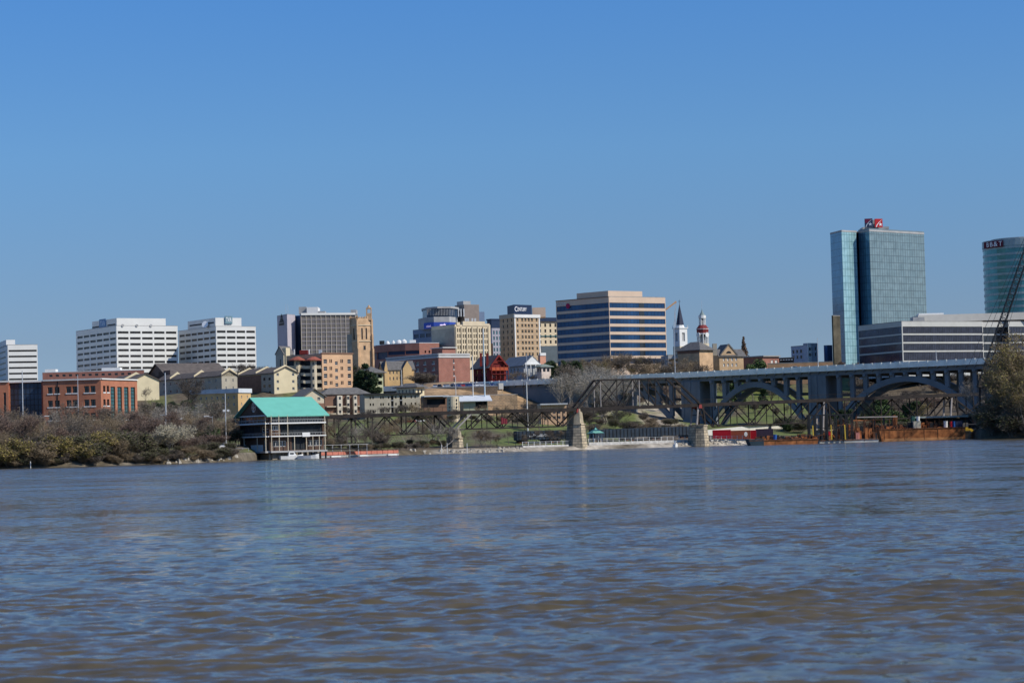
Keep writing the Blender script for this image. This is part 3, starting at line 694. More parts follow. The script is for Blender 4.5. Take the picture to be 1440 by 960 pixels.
for y in (526, 535.5, 545): b.opening(1, .25, .56, y, y + 5.5, glass=DARK); b.opening(1, .64, .94, y, y + 5.5, glass=DARK); b.opening(0, .1, .9, y, y + 6, glass=DARK)
b.finish('hip', 514.5, 1, 1.3)
b = Bld('stone_house', 'golden stone house with dark slate roof and cross gable, below the red-brown brick block', 'house', None, 519.5, rect=(539, 930, 533, 583, 18), wall=YELLOW, roof=ROOFG, dep=.3, zb=24)
for y in (521.5, 530): b.row(1, 8, y, y + 4.5, .05, .95, .34, frame=FRD)
b.finish('gable', 508.5, 1, .4)
for (u0, u1, pk) in ((.62, .9, 508), (.03, .13, 507)):
    L = b.L(1); mb = MB(); pl = [b.at(1, L * u0, 1.0), b.at(1, L * u1, 1.0), b.at(1, L * u1, -3), b.at(1, L * u0, -3)]; mb.prism([tuple(p) for p in pl], 0, b.H + .3, 0)
    m1 = (pl[0] + pl[1]) / 2; m2 = (pl[2] + pl[3]) / 2; z1 = b.z(pk); h = b.H + .3
    mb.face([(*pl[0], h), (*pl[1], h), (*m1, z1)]); mb.face([(*pl[2], h), (*pl[3], h), (*m2, z1)]); ga = mb.build('gable_bay', YELLOW, b.root)
    mb = MB(); mb.face([(*pl[0], h + .02), (*m1, z1 + .02), (*m2, z1 + .02), (*pl[3], h + .02)]); mb.face([(*pl[1], h + .02), (*pl[2], h + .02), (*m2, z1 + .02), (*m1, z1 + .02)]); mb.build('gable_roof', ROOFG, ga)

# --- low riverside buildings right of the apartments
b = Bld('building', 'low dark building with deep open eaves left of the cream drum on the riverfront', 'building', None, 558, rect=(596, 790, 592, 630, 12), wall=BRICKD, roof=ROOFW, dep=1.5, zb=10)
b.opening(1, .14, .9, 561, 569, glass=DARK); b.finish(); b.plate('canopy', ROOFW, 1, -.02, 1.0, 556.5, 558, 2.5, 3)
pp = P(637.5, 577, 780); b = thing('silo', 'cream ribbed drum-shaped stair tower standing over the trestle bridge', 'tower', (pp.x, pp.y, 8)); zt = Z(637, 557.5, 780) - 8
mb = MB(); mb.tube((0, 0, 0), (0, 0, zt), 2.15, 2.15, 20); mb.build('drum', LIME, b)
mb = MB(); mb.box(-3.4, 3.4, -.5, 3.5, zt, zt + .35); mb.build('cap', ROOFW, b)
for k in range(4):
    for sx in (-1, 1): mb = MB(); mb.box(sx * 1.25 - .2, sx * 1.25 + .2, -1.95, -1.6, zt - 1.6 - k * 1.2, zt - .9 - k * 1.2); mb.build('window', GLASS, b)
for px, rz in ((631, 0), (645, 0)): mb = MB(); x = (px - 637.5) * .244; mb.box(x - .25, x + .25, -1.3, -.8, 0, zt); mb.build('corner_post', CREAM2, b)
b = Bld('pavilion', 'open riverside pavilion with a broad white sloping roof below the stone wall', 'pavilion', None, 563, rect=(652, 795, 647, 686, 8), wall=mat('sage_block', (.36, .37, .26), var=.1), roof=ROOFW, dep=2, zb=10)
b.opening(1, .5, .98, 564.5, 575, glass=DARK); b.finish('gable', 557, 1, 1.5)

# --- red brown brick office, flat roof with white lines
b = Bld('brick_building', 'flat-roofed red-brown brick block with two white roofline stripes behind parked cars', 'building', None, 497.5, rect=(617, 985, 543, 661, 36), wall=BRICKR, roof=ROOFF, dep=.25)
for j in range(4):
    y = 505 + 8.9 * j; b.opening(1, .46, .5, y, y + 5.2, frame=FRD, sill=True)
    for u in (.50, .58, .72, .88): b.opening(0, u, u + .05, y + 1.5, y + 6, frame=FRD, sill=True)
b.finish()
for k in (0, 1): b.plate('roofline_band', WHITE2, k, 0, 1.0, 497, 497.9, .3, .3); b.plate('roofline_band', WHITE2, k, 0, 1.0, 501.4, 502.6, .3, .3); b.plate('fascia_panel', GREYC, k, 0, 1, 498, 501.2, .12, .1)
b.topbox('penthouse', BRICKR, .3, .72, .1, .3, 488.5); b.topbox('penthouse_cap', WHITE2, .28, .74, .08, .32, 487.4, 488.4)
# --- wide rounded red building
b = Bld('brick_building', 'wide low red building with blue glass band and white roof domes beside the church tower', 'building',
        [(522, 1175), (530, 1162), (545, 1152), (570, 1146), (590, 1144), (618, 1150)], 483, ref=3, back=30, wall=BRICKR, roof=ROOFW, dep=.6)
for k in range(4): b.opening(k, 0 if k else .01, .995, 493, 503 if k < 2 else 498, glass=NAVY)
b.row(4, 3, 493.5, 497, .2, .8, .4); b.finish()
for (px, w, y) in ((545, 3, 480.5), (553, 2.2, 479.5), (561, 4.5, 479), (568, 4, 478)):
    mb = MB(); pp = P(px, y, 1160); q = pp - b.org; mb.tube((q.x, q.y, b.H - 1), (q.x, q.y, q.z - .5), w * .36, w * .36, 10, cap=False); mb.tube((q.x, q.y, q.z - .5), (q.x, q.y, q.z + .4), w * .36, w * .1, 10); mb.build('roof_dome', WHITE2, b.root)
rawbox(b, 'rooftop_unit', WHITE2, 576, 584, 1155, 1160, 478, 484); rawbox(b, 'rooftop_unit', BLACK, 533.5, 540, 1158, 1163, 479, 484)

# --- stepped bank tower with the lit blue sign
b = Bld('bank_tower', 'stepped grey bank tower with a glowing blue lit sign band and a glazed top storey', 'office building',
        [(581, 1330), (608, 1315), (622, 1312), (645, 1322)], 462, ref=1, back=30, wall=mat('slate_blue_panel', (.18, .24, .33), var=.05), roof=ROOFF, dep=.3)
b.row(0, 3, 468, 473.5, .03, .97, .8, glass=GLASSN); b.finish()
def tier(b, verts, y0, y1, m, name, cap=None):
    mb = MB(); pl = [P(px, y0, d) - b.org for px, d in verts]; pl = [(p.x, p.y) for p in pl]; back = [(p[0], pl[0][1] + 24) for p in (pl[-1], pl[0])]
    zz0, zz1 = Z(verts[1][0], y1, verts[1][1]) - b.zb, Z(verts[1][0], y0, verts[1][1]) - b.zb
    mb.prism(pl + back, zz0, zz1); return mb.build(name, m, b.root)
V = [(588, 1330), (596, 1316), (610, 1310), (632, 1312), (642, 1322)]
tier(b, V, 446.5, 463, GREYC, 'stepped_storey')
V2 = [(594, 1334), (600, 1322), (615, 1317), (633, 1319), (643, 1328)]
tier(b, V2, 434, 447, GLASSN, 'glazed_storey'); tier(b, [(592.5, 1334), (600, 1319), (615, 1314), (634, 1316), (645, 1328)], 432, 434.5, GREYC, 'roof_slab')
for i in range(18):
    px = 601 + i * 2.2; pp = P(px, 440, 1315 + abs(i - 9) * .25) - b.org; mb = MB(); mb.box(pp.x - .15, pp.x + .15, pp.y - .2, pp.y + .2, Z(px, 443.5, 1316) - b.zb, Z(px, 434.5, 1316) - b.zb); mb.build('column', GREYC, b.root)
SB = mat('lit_blue_sign', (.02, .05, .26), emis=.28, var=.05)
V3 = [(596, 1314.5), (610, 1307.5), (632, 1309.5), (641, 1316)]
for i in range(3):
    (x0, d0), (x1, d1) = V3[i], V3[i + 1]; a, c = P(x0, 457, d0) - b.org, P(x1, 457, d1) - b.org; L = math.hypot(c.x - a.x, c.y - a.y)
    mb = MB(); mb.obox((a.x, a.y), ((c.x - a.x) / L, (c.y - a.y) / L), (0, L), -.4, 0, Z(610, 461.5, 1308) - b.zb, Z(610, 453, 1308) - b.zb); sg = mb.build('sign_panel', SB, b.root)
    if i == 1: t = lettering('usbank', sg, ((a.x * .55 + c.x * .45), (a.y * .55 + c.y * .45) - .06, Z(610, 456.8, 1308) - b.zb), 0, 6.2, 1.5, mat('lit_white_letters', (1, .8, .95), emis=1.3, var=0))
    if i == 0: lettering('usbank', sg, ((a.x + c.x) / 2 - .05, (a.y + c.y) / 2 - .12, Z(604, 458, 1308) - b.zb), math.atan2(c.y - a.y, c.x - a.x), 4.2, 1.4, mat('dim_white_letters', (.6, .5, .7), emis=.35, var=0))
b = Bld('brown_tower', 'windowless brown-grey tower block rising behind the cream art deco building', 'office building', None, 428.5, rect=(653, 1345, 640, 674, 30), wall=GREYB, roof=ROOFF, dep=.3)
b.finish(); b.topbox('penthouse', GREYC, .02, .5, .1, .8, 423); b.topbox('lower_wing', mat('blue_grey_panel', (.13, .18, .27)), 1.02, 1.42, .1, .9, 438, 470)
for px in (644, 647.5, 651.5): rawbox(b, 'rooftop_unit', WHITE2, px, px + 1.4, 1320, 1322, 434, 445)
b = Bld('art_deco_building', 'cream art deco office with vertical piers and a stepped crest, centre left of the skyline', 'office building', None, 456.5, rect=(640, 1150, 607, 690, 36), wall=LIME, roof=ROOFF, dep=.45)
for j in range(6):
    y = 461.5 + 8 * j
    for g in range(6): b.row(1, 2, y, y + 5.4, .05 + .152 * g, .05 + .152 * g + .115, .55, glass=GLASSG)
    if j: 
        for g in range(4): b.row(0, 2, y, y + 5, .08 + .22 * g, .22 + .22 * g, .5, glass=GLASSG)
b.finish()
for g in range(7): b.plate('pier', LIME, 1, .017 + .152 * g, .04 + .152 * g, 459, 515, .4, .4)
b.plate('crest', LIME, 1, .22, .84, 451.5, 458, .25, 1.2); b.plate('crest', LIME, 1, .05, .14, 453, 458, .25, 1.2); b.plate('crest', LIME, 1, .84, .97, 454.5, 458, .25, 1.2)
b.topbox('grey_side_face', GREYST, -.003, .0, .03, 1, 461, 520)  # thin grey sheet paints the shade of the left face
for px in (654, 657, 663, 667): rawbox(b, 'rooftop_unit', WHITE2, px, px + 2.2, 1165, 1168, 447.5, 455)
# --- grey building behind and the century tower
b = Bld('office_tower', 'slim grey building with dark blue mansard between art deco block and tan tower', 'office building', None, 461, rect=(692, 1260, 686, 706, 30), wall=mat('cool_grey_stucco', (.35, .34, .38), var=.08), roof=NAVY, dep=.3)
b.grid(1, 3, 6, 465, 8, 5, .05, .95, .5, glass=TEALG); b.finish(); b.topbox('mansard', NAVY, -.02, 1.02, -.02, 1.02, 448.5, 461); b.topbox('mansard_trim', NAVY, -.08, 1.08, -.08, 1.08, 448, 450)
rawbox(b, 'chimney_shaft', mat('red_tan_brick', (.45, .22, .12)), 688, 693, 1200, 1204, 483, 515)
b = Bld('office_tower', 'tan brick tower with white trim under a dark rooftop sign reading Century', 'office building', None, 445, rect=(724, 1185, 703, 759, 35), wall=TAN, roof=ROOFF, dep=.3)
b.grid(1, 1, 7, 447.5, 8.05, 4.2, .07, .16, .75, glass=GLASS, frame=(1, 2, CREAM2, .12)); b.grid(1, 4, 7, 447.5, 8.05, 4.2, .24, .76, .62, glass=GLASS, frame=(1, 2, CREAM2, .12)); b.grid(1, 1, 7, 447.5, 8.05, 4.2, .84, .93, .75, glass=GLASS, frame=(1, 2, CREAM2, .12))
b.grid(0, 3, 7, 447.5, 8.05, 4.4, .1, .95, .3, glass=GLASS); b.finish()
b.plate('cornice', WHITE2, 1, -.02, 1.02, 442, 446.5, .5, .9); b.plate('corner_trim', WHITE2, 1, -.01, .035, 446.6, 512, .15, .12); b.plate('corner_trim', WHITE2, 1, .965, 1.01, 446.6, 512, .15, .12)
b.plate('grey_side_face', GREYST, 0, 0, 1, 441, 446.8, .3, .3)  # grey plate paints the shaded side of the cornice
mb = MB(); L = b.L(0); mb.obox(b.p[0], b.e(0), (0, L), -.01, .2, 0, b.z(512)); mb.build('plinth', GREYST, b.root)
for j in range(8): b.plate('string_course', mat('buff_trim', (.55, .47, .36)), 1, .04, .96, 453.7 + 8.05 * (j - 0), 454.3 + 8.05 * j, .1, .08)
o = b.p[1]; sgp = P(719, 440, 1190) - b.org
a, c, dd = P(713.5, 440, 1200) - b.org, P(723, 440, 1187) - b.org, P(748, 440, 1196) - b.org
mb = MB(); e2 = Vector((dd.x - c.x, dd.y - c.y)).normalized(); mb.prism([(a.x, a.y), (c.x, c.y), (dd.x, dd.y), (dd.x + a.x - c.x, dd.y + a.y - c.y)], b.z(443), b.z(427.8)); sg = mb.build('rooftop_sign', NAVY, b.root)
m_ = (Vector((c.x, c.y)) * .44 + Vector((dd.x, dd.y)) * .56); n2 = Vector((e2.y, -e2.x)) * .06
lettering('C', sg, (c.x + e2.x * 1.4 + n2.x, c.y + e2.y * 1.4 + n2.y, b.z(434)), math.atan2(e2.y, e2.x), 1.9, 2.5, LETW)
lettering('ENTURY', sg, (c.x + e2.x * 5.8 + n2.x, c.y + e2.y * 5.8 + n2.y, b.z(434.2)), math.atan2(e2.y, e2.x), 6.4, 1.9, LETW)
rawbox(b, 'penthouse', PINKST, 748.5, 767, 1200, 1212, 432.5, 446)
b = Bld('office_tower', 'pale yellow building with a dark blue cornice left of the blue-striped office', 'office building', None, 452, rect=(754, 1215, 747, 800, 28), wall=LIME, roof=NAVY, dep=.3)
b.grid(1, 6, 5, 455, 7.8, 4.6, .05, .98, .36, glass=GLASSG); b.finish(); b.plate('cornice', NAVY, 1, -.02, 1.02, 446.5, 452, 1, 1.3); b.plate('belt_course', TEALG, 1, 0, 1, 472, 473.4, .3, .3)
rawbox(b, 'wing', mat('slate_panel', (.20, .24, .25)), 761, 786, 1150, 1165, 486.5, 510)

# --- blue striped office
b = Bld('striped_office', 'large office with alternating blue glass and pink stone bands at the centre of the skyline', 'office building',
        [(782, 1104), (856.5, 1080), (936, 1099)], 417.2, ref=1, wall=PINKST, roof=ROOFF, dep=.22)
for j in range(8):
    y = 425.3 + 11.25 * j
    b.opening(0, .012, .998, y, y + 7.4, glass=GLASSB, frame=(14, 1, NAVY, .1)); b.opening(1, .008, .99, y, y + 7.2, glass=GLASSB, frame=(16, 1, NAVY, .1))
b.finish(); b.topbox('penthouse', PINKST, .02, .62, .03, .62, 408.5)
for j in range(8): b.plate('dark_bay', GLASS, 1, .53, .62, 425.4 + 11.25 * j, 432.4 + 11.25 * j, -.1, .3)
b.topbox('roof_edge', BRICKD, -.005, .01, 0, 1, 416.6, 417.6)
t = b.text('REGIONS', 0, .01, .19, 420, 424.5, .12, WHITE2)
q = b.at(0, b.L(0) * .235, .25); mb = MB(); zz = b.z(425.5); e = b.e(0); n2 = Vector((e.y, -e.x))
pl = [(q.x + e.x * 1.3 * math.cos(a), q.y + e.y * 1.3 * math.cos(a), zz + 1.3 * math.sin(a)) for a in [k * math.pi / 8 for k in range(16)]]; mb.face(pl); mb.build('red_emblem', mat('red_emblem', (.35, .02, .08)), b.root)

# --- steeple, cupola tower and neighbours right of the striped office
SLATE = mat('dark_slate', (.035, .04, .065), var=.15, rough=.5)
def ring(px, d, zb, label, cat, name):
    pp = P(px, 500, d); return thing(name, label, cat, (pp.x, pp.y, zb))
def zr(r, px, py, d): return Z(px, py, d) - r.location.z
pp = T(*P(957, 500, 1050).to_2d())
r = ring(957.5, 1050, pp - 2, 'white church steeple with an octagonal dark slate spire right of the striped office', 'church', 'church_steeple')
r.rotation_euler = (0, 0, R(35)); k = 3200 / 1050
w = 10.2 / k * .74; zf = lambda y: zr(r, 957, y, 1050)
mb = MB(); mb.box(-w, w, -w, w, 0, zf(487)); mb.build('tower_base', CREAM2, r)
mb = MB(); w2 = w * .92
for f in range(4):
    a = f * math.pi / 2; c, s_ = math.cos(a), math.sin(a); rot = lambda x, y: (x * c - y * s_, x * s_ + y * c)
    pierced(mb, rot(-w2, -w2), rot(w2, -w2), zf(487), zf(462), [(w2 * .62, w2 * 1.38, zf(480), zf(468))], .5)
bf = mb.build('belfry', WHITE2, r); mb = MB(); mb.box(-w2 + .5, w2 - .5, -w2 + .5, w2 - .5, zf(482), zf(466)); mb.build('louvre', GREYC, bf)
mb = MB(); mb.box(-w * 1.05, w * 1.05, -w * 1.05, w * 1.05, zf(462), zf(460.8)); mb.tube((0, 0, zf(460.8)), (0, 0, zf(456.5)), w * .85, w * .62, 8); mb.build('cornice', WHITE2, r)
mb = MB(); mb.tube((0, 0, zf(456.5)), (0, 0, zf(428.5)), w * .74, .12, 8); mb.build('spire', SLATE, r)
mb = MB(); mb.tube((0, 0, zf(428.5)), (0, 0, zf(421)), .1, .06, 5); mb.box(-.7, .7, -.06, .06, zf(424), zf(423.4)); mb.build('cross', BLACK, r)
for sx in (-1, 1):
    for sy in (-1, 1): mb = MB(); mb.tube((sx * w, sy * w, zf(461)), (sx * w, sy * w, zf(457)), .25, .05, 6); mb.build('finial', WHITE2, r)
r = ring(989, 1070, T(*P(989, 500, 1070).to_2d()) - 2, 'courthouse clock tower with white columns, red dome band and small grey cap', 'tower', 'clock_tower'); zf = lambda y: zr(r, 989, y, 1070)
mb = MB(); mb.tube((0, 0, 0), (0, 0, zf(483)), 2.9, 2.9, 12); mb.build('tower_base', CREAM2, r)
for (y0, y1, rad, n) in ((483, 470, 2.5, 8), (457, 447.5, 1.35, 6)):
    for i in range(n):
        a = 2 * math.pi * i / n; x, y = rad * math.cos(a), rad * math.sin(a); mb = MB(); mb.tube((x, y, zf(y0)), (x, y, zf(y1)), .26, .24, 7); mb.build('column', WHITE2, r)
    mb = MB(); mb.tube((0, 0, zf(y0)), (0, 0, zf(y1)), rad * .5, rad * .5, 8); mb.build('core', GREYC, r)
mb = MB(); mb.tube((0, 0, zf(470)), (0, 0, zf(468.5)), 2.9, 2.9, 12); mb.build('cornice', WHITE2, r)
mb = MB(); mb.tube((0, 0, zf(468.5)), (0, 0, zf(462)), 2.7, 2.9, 12); mb.tube((0, 0, zf(462)), (0, 0, zf(457)), 2.9, 1.7, 12); mb.build('red_dome', mat('red_dome_paint', (.20, .035, .035), var=.15), r)
mb = MB(); mb.tube((0, 0, zf(463)), (0, 0, zf(462.3)), 3.0, 3.0, 12); mb.build('belt', WHITE2, r)
for a in (R(-50), R(-140)):
    mb = MB(); x, y = 2.75 * math.cos(a), 2.75 * math.sin(a); mb.tube((x, y, zf(471)), (x * 1.12, y * 1.12, zf(471)), 1.15, 1.15, 14); mb.build('clock_face', WHITE2, r)
mb = MB(); mb.tube((0, 0, zf(447.5)), (0, 0, zf(443.5)), 1.75, 1.75, 10); mb.build('lantern_ring', WHITE2, r)
mb = MB(); mb.tube((0, 0, zf(443.5)), (0, 0, zf(438)), 1.4, .35, 10); mb.tube((0, 0, zf(438)), (0, 0, zf(434)), .35, .05, 8); mb.build('cap', mat('green_grey_copper', (.2, .26, .26)), r)
mb = MB(); mb.tube((0, 0, zf(434)), (0, 0, zf(423)), .07, .05, 5); mb.build('flagpole', STEEL, r)

b = Bld('parking_garage', 'low concrete parking garage with two dark open decks above the bridge railing', 'parking garage', None, 499.5, rect=(940, 1000, 930, 986, 6), wall=GREYC, roof=ROOFF, dep=2, zb=26)
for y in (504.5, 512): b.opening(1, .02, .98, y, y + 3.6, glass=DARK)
b.finish()
b = Bld('stone_building', 'grey hip-roofed stone building with a lit tan wall in front of the clock tower', 'building', None, 492.2, rect=(984, 990, 953, 1003, 40), wall=TANST, roof=ROOFG, dep=.3, zb=27)
b.finish('hip', 479.5, 0, 1.0); b.plate('painted_shade_strip', BRICKD, 0, 0, 1, 492, 496, .06, .05)  # dark strip paints shade onto the left wall below the eaves
b = Bld('courthouse', 'tan courthouse with a triangular pediment and round attic window right of the hip-roofed building', 'courthouse', None, 500.5, rect=(1012, 1010, 1000, 1048, 22), wall=TAN, roof=ROOFG, dep=.3, zb=27)
for y in (503, 511): b.row(1, 4, y, y + 4.4, .1, .74, .42, glass=mat('pale_blinds', (.6, .56, .48)), frame=(2, 2, WHITE2, .2))
b.finish('gable', 491.5, 1, .6)
l, c, rr, x = b.p; e = b.e(1); g0, g1 = b.at(1, b.L(1) * .02, .4), b.at(1, b.L(1) * .7, .4); gm = (g0 + g1) / 2; z1 = b.z(484.5); mb = MB(); h = b.H + .2; bk = Vector((-e.y, e.x)) * 8
mb.face([(*g0, h), (*g1, h), (*gm, z1)]); pd = mb.build('pediment', TAN, b.root)
mb = MB(); mb.face([(*g0, h + .1), (*gm, z1 + .2), (*(gm + bk), z1 + .2), (*(g0 + bk), h + .1)]); mb.face([(*gm, z1 + .2), (*g1, h + .1), (*(g1 + bk), h + .1), (*(gm + bk), z1 + .2)]); mb.bar((*g0, h + .2), (*gm, z1 + .2), .5); mb.bar((*g1, h + .2), (*gm, z1 + .2), .5); mb.bar((*g0, h), (*g1, h), .4); mb.build('pediment_roof', ROOFG, pd)
mb = MB(); q = gm + Vector((e.y, -e.x)) * .05; mb.face([(q.x + e.x * 1.3 * math.cos(t), q.y + e.y * 1.3 * math.cos(t), h + .9 + 1.1 * math.sin(t)) for t in [k * math.pi / 8 for k in range(9)]]); mb.build('lunette', BLACK, pd)
rawbox(b, 'chimney', GREYST, 1002.5, 1008, 1004, 1008, 483, 500)
b = Bld('brick_building', 'flat brown brick building with a lit orange end wall above the middle of the bridge', 'building', None, 501.5, rect=(1073, 990, 1046, 1096, 38), wall=BRICKR, roof=ROOFF, dep=.3, zb=27)
b.row(1, 2, 506, 511, .45, .95, .6, glass=mat('pale_blinds', (.6, .56, .48)), frame=(2, 2, WHITE2, .2)); b.finish(); b.plate('eaves', ROOFF, 1, -.03, 1.03, 499.8, 501.5, .8, 1); b.plate('eaves', ROOFF, 0, 0, 1, 499.8, 501.5, .5, 1)
b = Bld('retaining_wall', 'long low orange-tan brick wall running just above the bridge railing', 'wall', [(1080, 960), (1172, 955)], 511.5, back=2, wall=mat('orange_tan_brick', (.50, .28, .15), var=.15), zb=26)
b.finish()
b = Bld('carport', 'dark flat canopy with a row of white lamps left of the blue-grey apartments', 'canopy', [(1096, 1010), (1117, 1008)], 503.5, back=6, wall=BLACK, zb=27); b.finish()
for i in range(5): b.plate('lamp_panel', WHITE2, 0, .08 + .18 * i, .2 + .18 * i, 505.5, 506.6, .1, .08)
BGP = mat('blue_grey_render', (.45, .47, .52), var=.06)
b = Bld('apartment_building', 'blue-grey and white modern apartment block left of the glass tower', 'apartments', [(1113, 1120), (1130, 1112), (1130.5, 1104), (1136, 1102), (1151, 1106)], 487.5, ref=0, back=12, wall=BGP, dep=.3)
for y in (492.5, 500.5): b.row(0, 3, y, y + 4.5, .02, .98, .5); b.row(3, 2, y - 2.5, y + 2.5, .2, .95, .35)
b.finish(); b.plate('white_bay', WHITE2, 3, 0, .33, 484.8, 512, .4, .5); b.topbox('parapet', BLACK, 0, 1, -.1, 1, 486.7) if 0 else b.plate('upper_wall', BGP, 3, 0, 1, 484.8, 487.6, 0, 3)
for y in (491, 499): b.plate('window', GLASS, 3, .1, .24, y, y + 4.2, .44, .05)
b = Bld('blue_building', 'plain deep blue box building tucked against the foot of the glass tower', 'building', None, 485.8, rect=(1164, 1120, 1159, 1171, 35), wall=mat('deep_blue_panel', (.12, .17, .28), var=.1), dep=.2); b.finish()
b = Bld('reflection_block', 'slim dark brown block added for a reflection at the left edge of the glass tower', 'building', None, 444, rect=(1172, 1062, 1170, 1182, 40), wall=mat('reflection_brown', (.09, .078, .052), var=.6, scale=.16, detail=8), roof=ROOFF, dep=.2)  # added block: gives the brown reflection on the glass tower a solid shape
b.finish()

# --- glass tower
b = Bld('glass_tower', 'tallest blue-green glass tower with square red emblem signs on its roof', 'skyscraper',
        [(1168, 1090), (1184, 1076), (1204.5, 1082), (1207, 1090), (1207.5, 1085), (1223, 1077.5), (1300, 1103)], 325.5, ref=1, back=35, wall=GRIDG, roof=ROOFF, dep=.3)
mb = MB()
for k in range(6): A, B = b.p[k], b.p[k + 1]; mb.face([(*A, 0), (*B, 0), (*B, b.H), (*A, b.H)], {0: 0, 1: 1, 2: 3, 3: 3, 4: 0, 5: 2}[k], [(0, 0), ((B - A).length, 0), ((B - A).length, b.H), (0, b.H)])
for k in range(6, 9): A, B = b.p[k], b.p[(k + 1) % 9]; mb.face([(*A, 0), (*B, 0), (*B, b.H), (*A, b.H)], 2, [(0, 0), ((B - A).length, 0), ((B - A).length, b.H), (0, b.H)])
mb.build('curtain_wall', [GRIDB, GRIDT, GRIDG, NAVY], b.root)
mb = MB(); mb.face([(*q, b.H) for q in b.p]); 
for k in range(6): mb.obox(b.p[k], b.e(k), (0, b.L(k)), -.4, .12, b.H - .1, b.H + .7)
mb.build('roof', GREYC, b.root)
mb = MB(); q5 = [tuple(b.p[k] * 1.0) for k in (4, 5, 6, 7)]; bk = b.p[8] + (b.p[7] - b.p[8]) * .35; mb.prism(q5 + [tuple(bk)], b.H + .1, b.H + 1.3); mb.build('upper_storey', mat('grey_glass_band', (.16, .21, .24), rough=.3), b.root)
rawbox(b, 'penthouse', GREYC, 1213, 1250, 1088, 1098, 319.5, 323)
SGB = mat('dark_sign_back', (.05, .07, .12))
for (x0, x1, rz, dim) in ((1216, 1227, -.5, 1), (1230.5, 1242, .45, 0)):
    a = P(x0, 319.6, 1086) - b.org; c = P(x1, 319.6, 1086) - b.org; w_ = (c.x - a.x); h_ = 12 / 3200 * 1086
    o_ = MB(); o_.box(0, w_, 0, .4, 0, h_, 0); sg = o_.build('emblem_sign', SGB if dim else mat('red_sign', (.45, .02, .03)), b.root, (a.x, a.y, a.z), rz * .5)
    rd = mat('red_sign', (.45, .02, .03)); dr = mat('dull_red_sign', (.22, .03, .07))
    m2 = MB(); m2.face([(.15, -.05, h_ * .5), (w_ * .4, -.05, h_ * .5), (w_ * .9, -.05, h_ * .98), (.15, -.05, h_ * .98)]); m2.build('red_field', dr if dim else rd, sg)
    m2 = MB(); pts = [(w_ * (.12 + .75 * t), -.08, h_ * (.05 + .82 * t ** .65)) for t in [i / 8 for i in range(9)]]
    for i in range(8): p, q = pts[i], pts[i + 1]; t = .35 * (1 - i / 12); m2.face([(p[0], p[1], p[2]), (p[0] + t, p[1], p[2] - t * .4), (q[0] + t * .9, q[1], q[2] - t * .4), (q[0], q[1], q[2])])
    m2.build('swoosh', LETW, sg)
    m2 = MB(); cx_, cz_ = w_ * .72, h_ * .33; st = [(cx_ + (.95 if i % 2 == 0 else .4) * math.sin(i * math.pi / 5), -.08, cz_ + (.95 if i % 2 == 0 else .4) * math.cos(i * math.pi / 5)) for i in range(10)]
    for i in range(10): m2.face([(cx_, -.08, cz_), st[i], st[(i + 1) % 10]][::-1])
    m2.build('star', LETW, sg)
rawbox(b, 'sign_frame', GREYC, 1227.5, 1230.5, 1088, 1092, 309, 320)

# --- round glass tower at the right edge
pp = P(1443, 500, 1150); zb = T(pp.x, pp.y) - 2; r = thing('round_tower', 'round teal glass tower with pale bands at the right edge of the photo', 'skyscraper', (pp.x, pp.y, zb)); zf = lambda y: Z(1410, y, 1132) - zb; Rr = 19.6
BAND = mat('silver_band', (.27, .34, .35), metal=.3, rough=.4); TG2 = mat('green_glass', (.09, .23, .24), rough=.12, metal=.5, var=.25, scale=.15)
mb = MB(); mb.tube((0, 0, 0), (0, 0, zf(339)), Rr, Rr, 48); mb.build('glazing', TG2, r)
y = 345.5; k_ = 0
while y < 520:
    mb = MB(); mb.tube((0, 0, zf(y + 3.2)), (0, 0, zf(y)), Rr + .2, Rr + .2, 48); mb.build('floor_band', BAND, r); y += 9.3; k_ += 1
mb = MB(); mb.tube((0, 0, zf(345)), (0, 0, zf(335.5)), Rr + .35, Rr + .35, 48); mb.build('crown_band', BAND, r)
mb = MB(); mb.tube((0, 0, zf(335.4)), (0, 0, zf(333)), Rr * .8, Rr * .8, 40); mb.build('roof_drum', GREYC, r)
rw_ = 3200 / 1132; n_ = 8; mb = MB(); a0, a1 = -math.acos(-.985), -math.acos(-.64)
for i in range(n_):
    t0, t1 = a0 + (a1 - a0) * i / n_, a0 + (a1 - a0) * (i + 1) / n_; q = Rr + .9
    mb.face([(q * math.cos(t0), q * math.sin(t0), zf(346.5)), (q * math.cos(t1), q * math.sin(t1), zf(346.5)), (q * math.cos(t1), q * math.sin(t1), zf(337)), (q * math.cos(t0), q * math.sin(t0), zf(337))])
sg = mb.build('sign_panel', mat('maroon_sign', (.12, .015, .03)), r)
for i, ch in enumerate('BB&T'):
    t = a0 + (a1 - a0) * (.3 + .2 * i); q = Rr + .95; lettering(ch, sg, (q * math.cos(t), q * math.sin(t), zf(341.6)), t + math.pi / 2, 1.9 + .6 * (i == 2), 2.3, LETW)

PLUM = mat('plum_glass', (.04, .045, .065), rough=.25, var=.3, scale=.5, spec=.35)
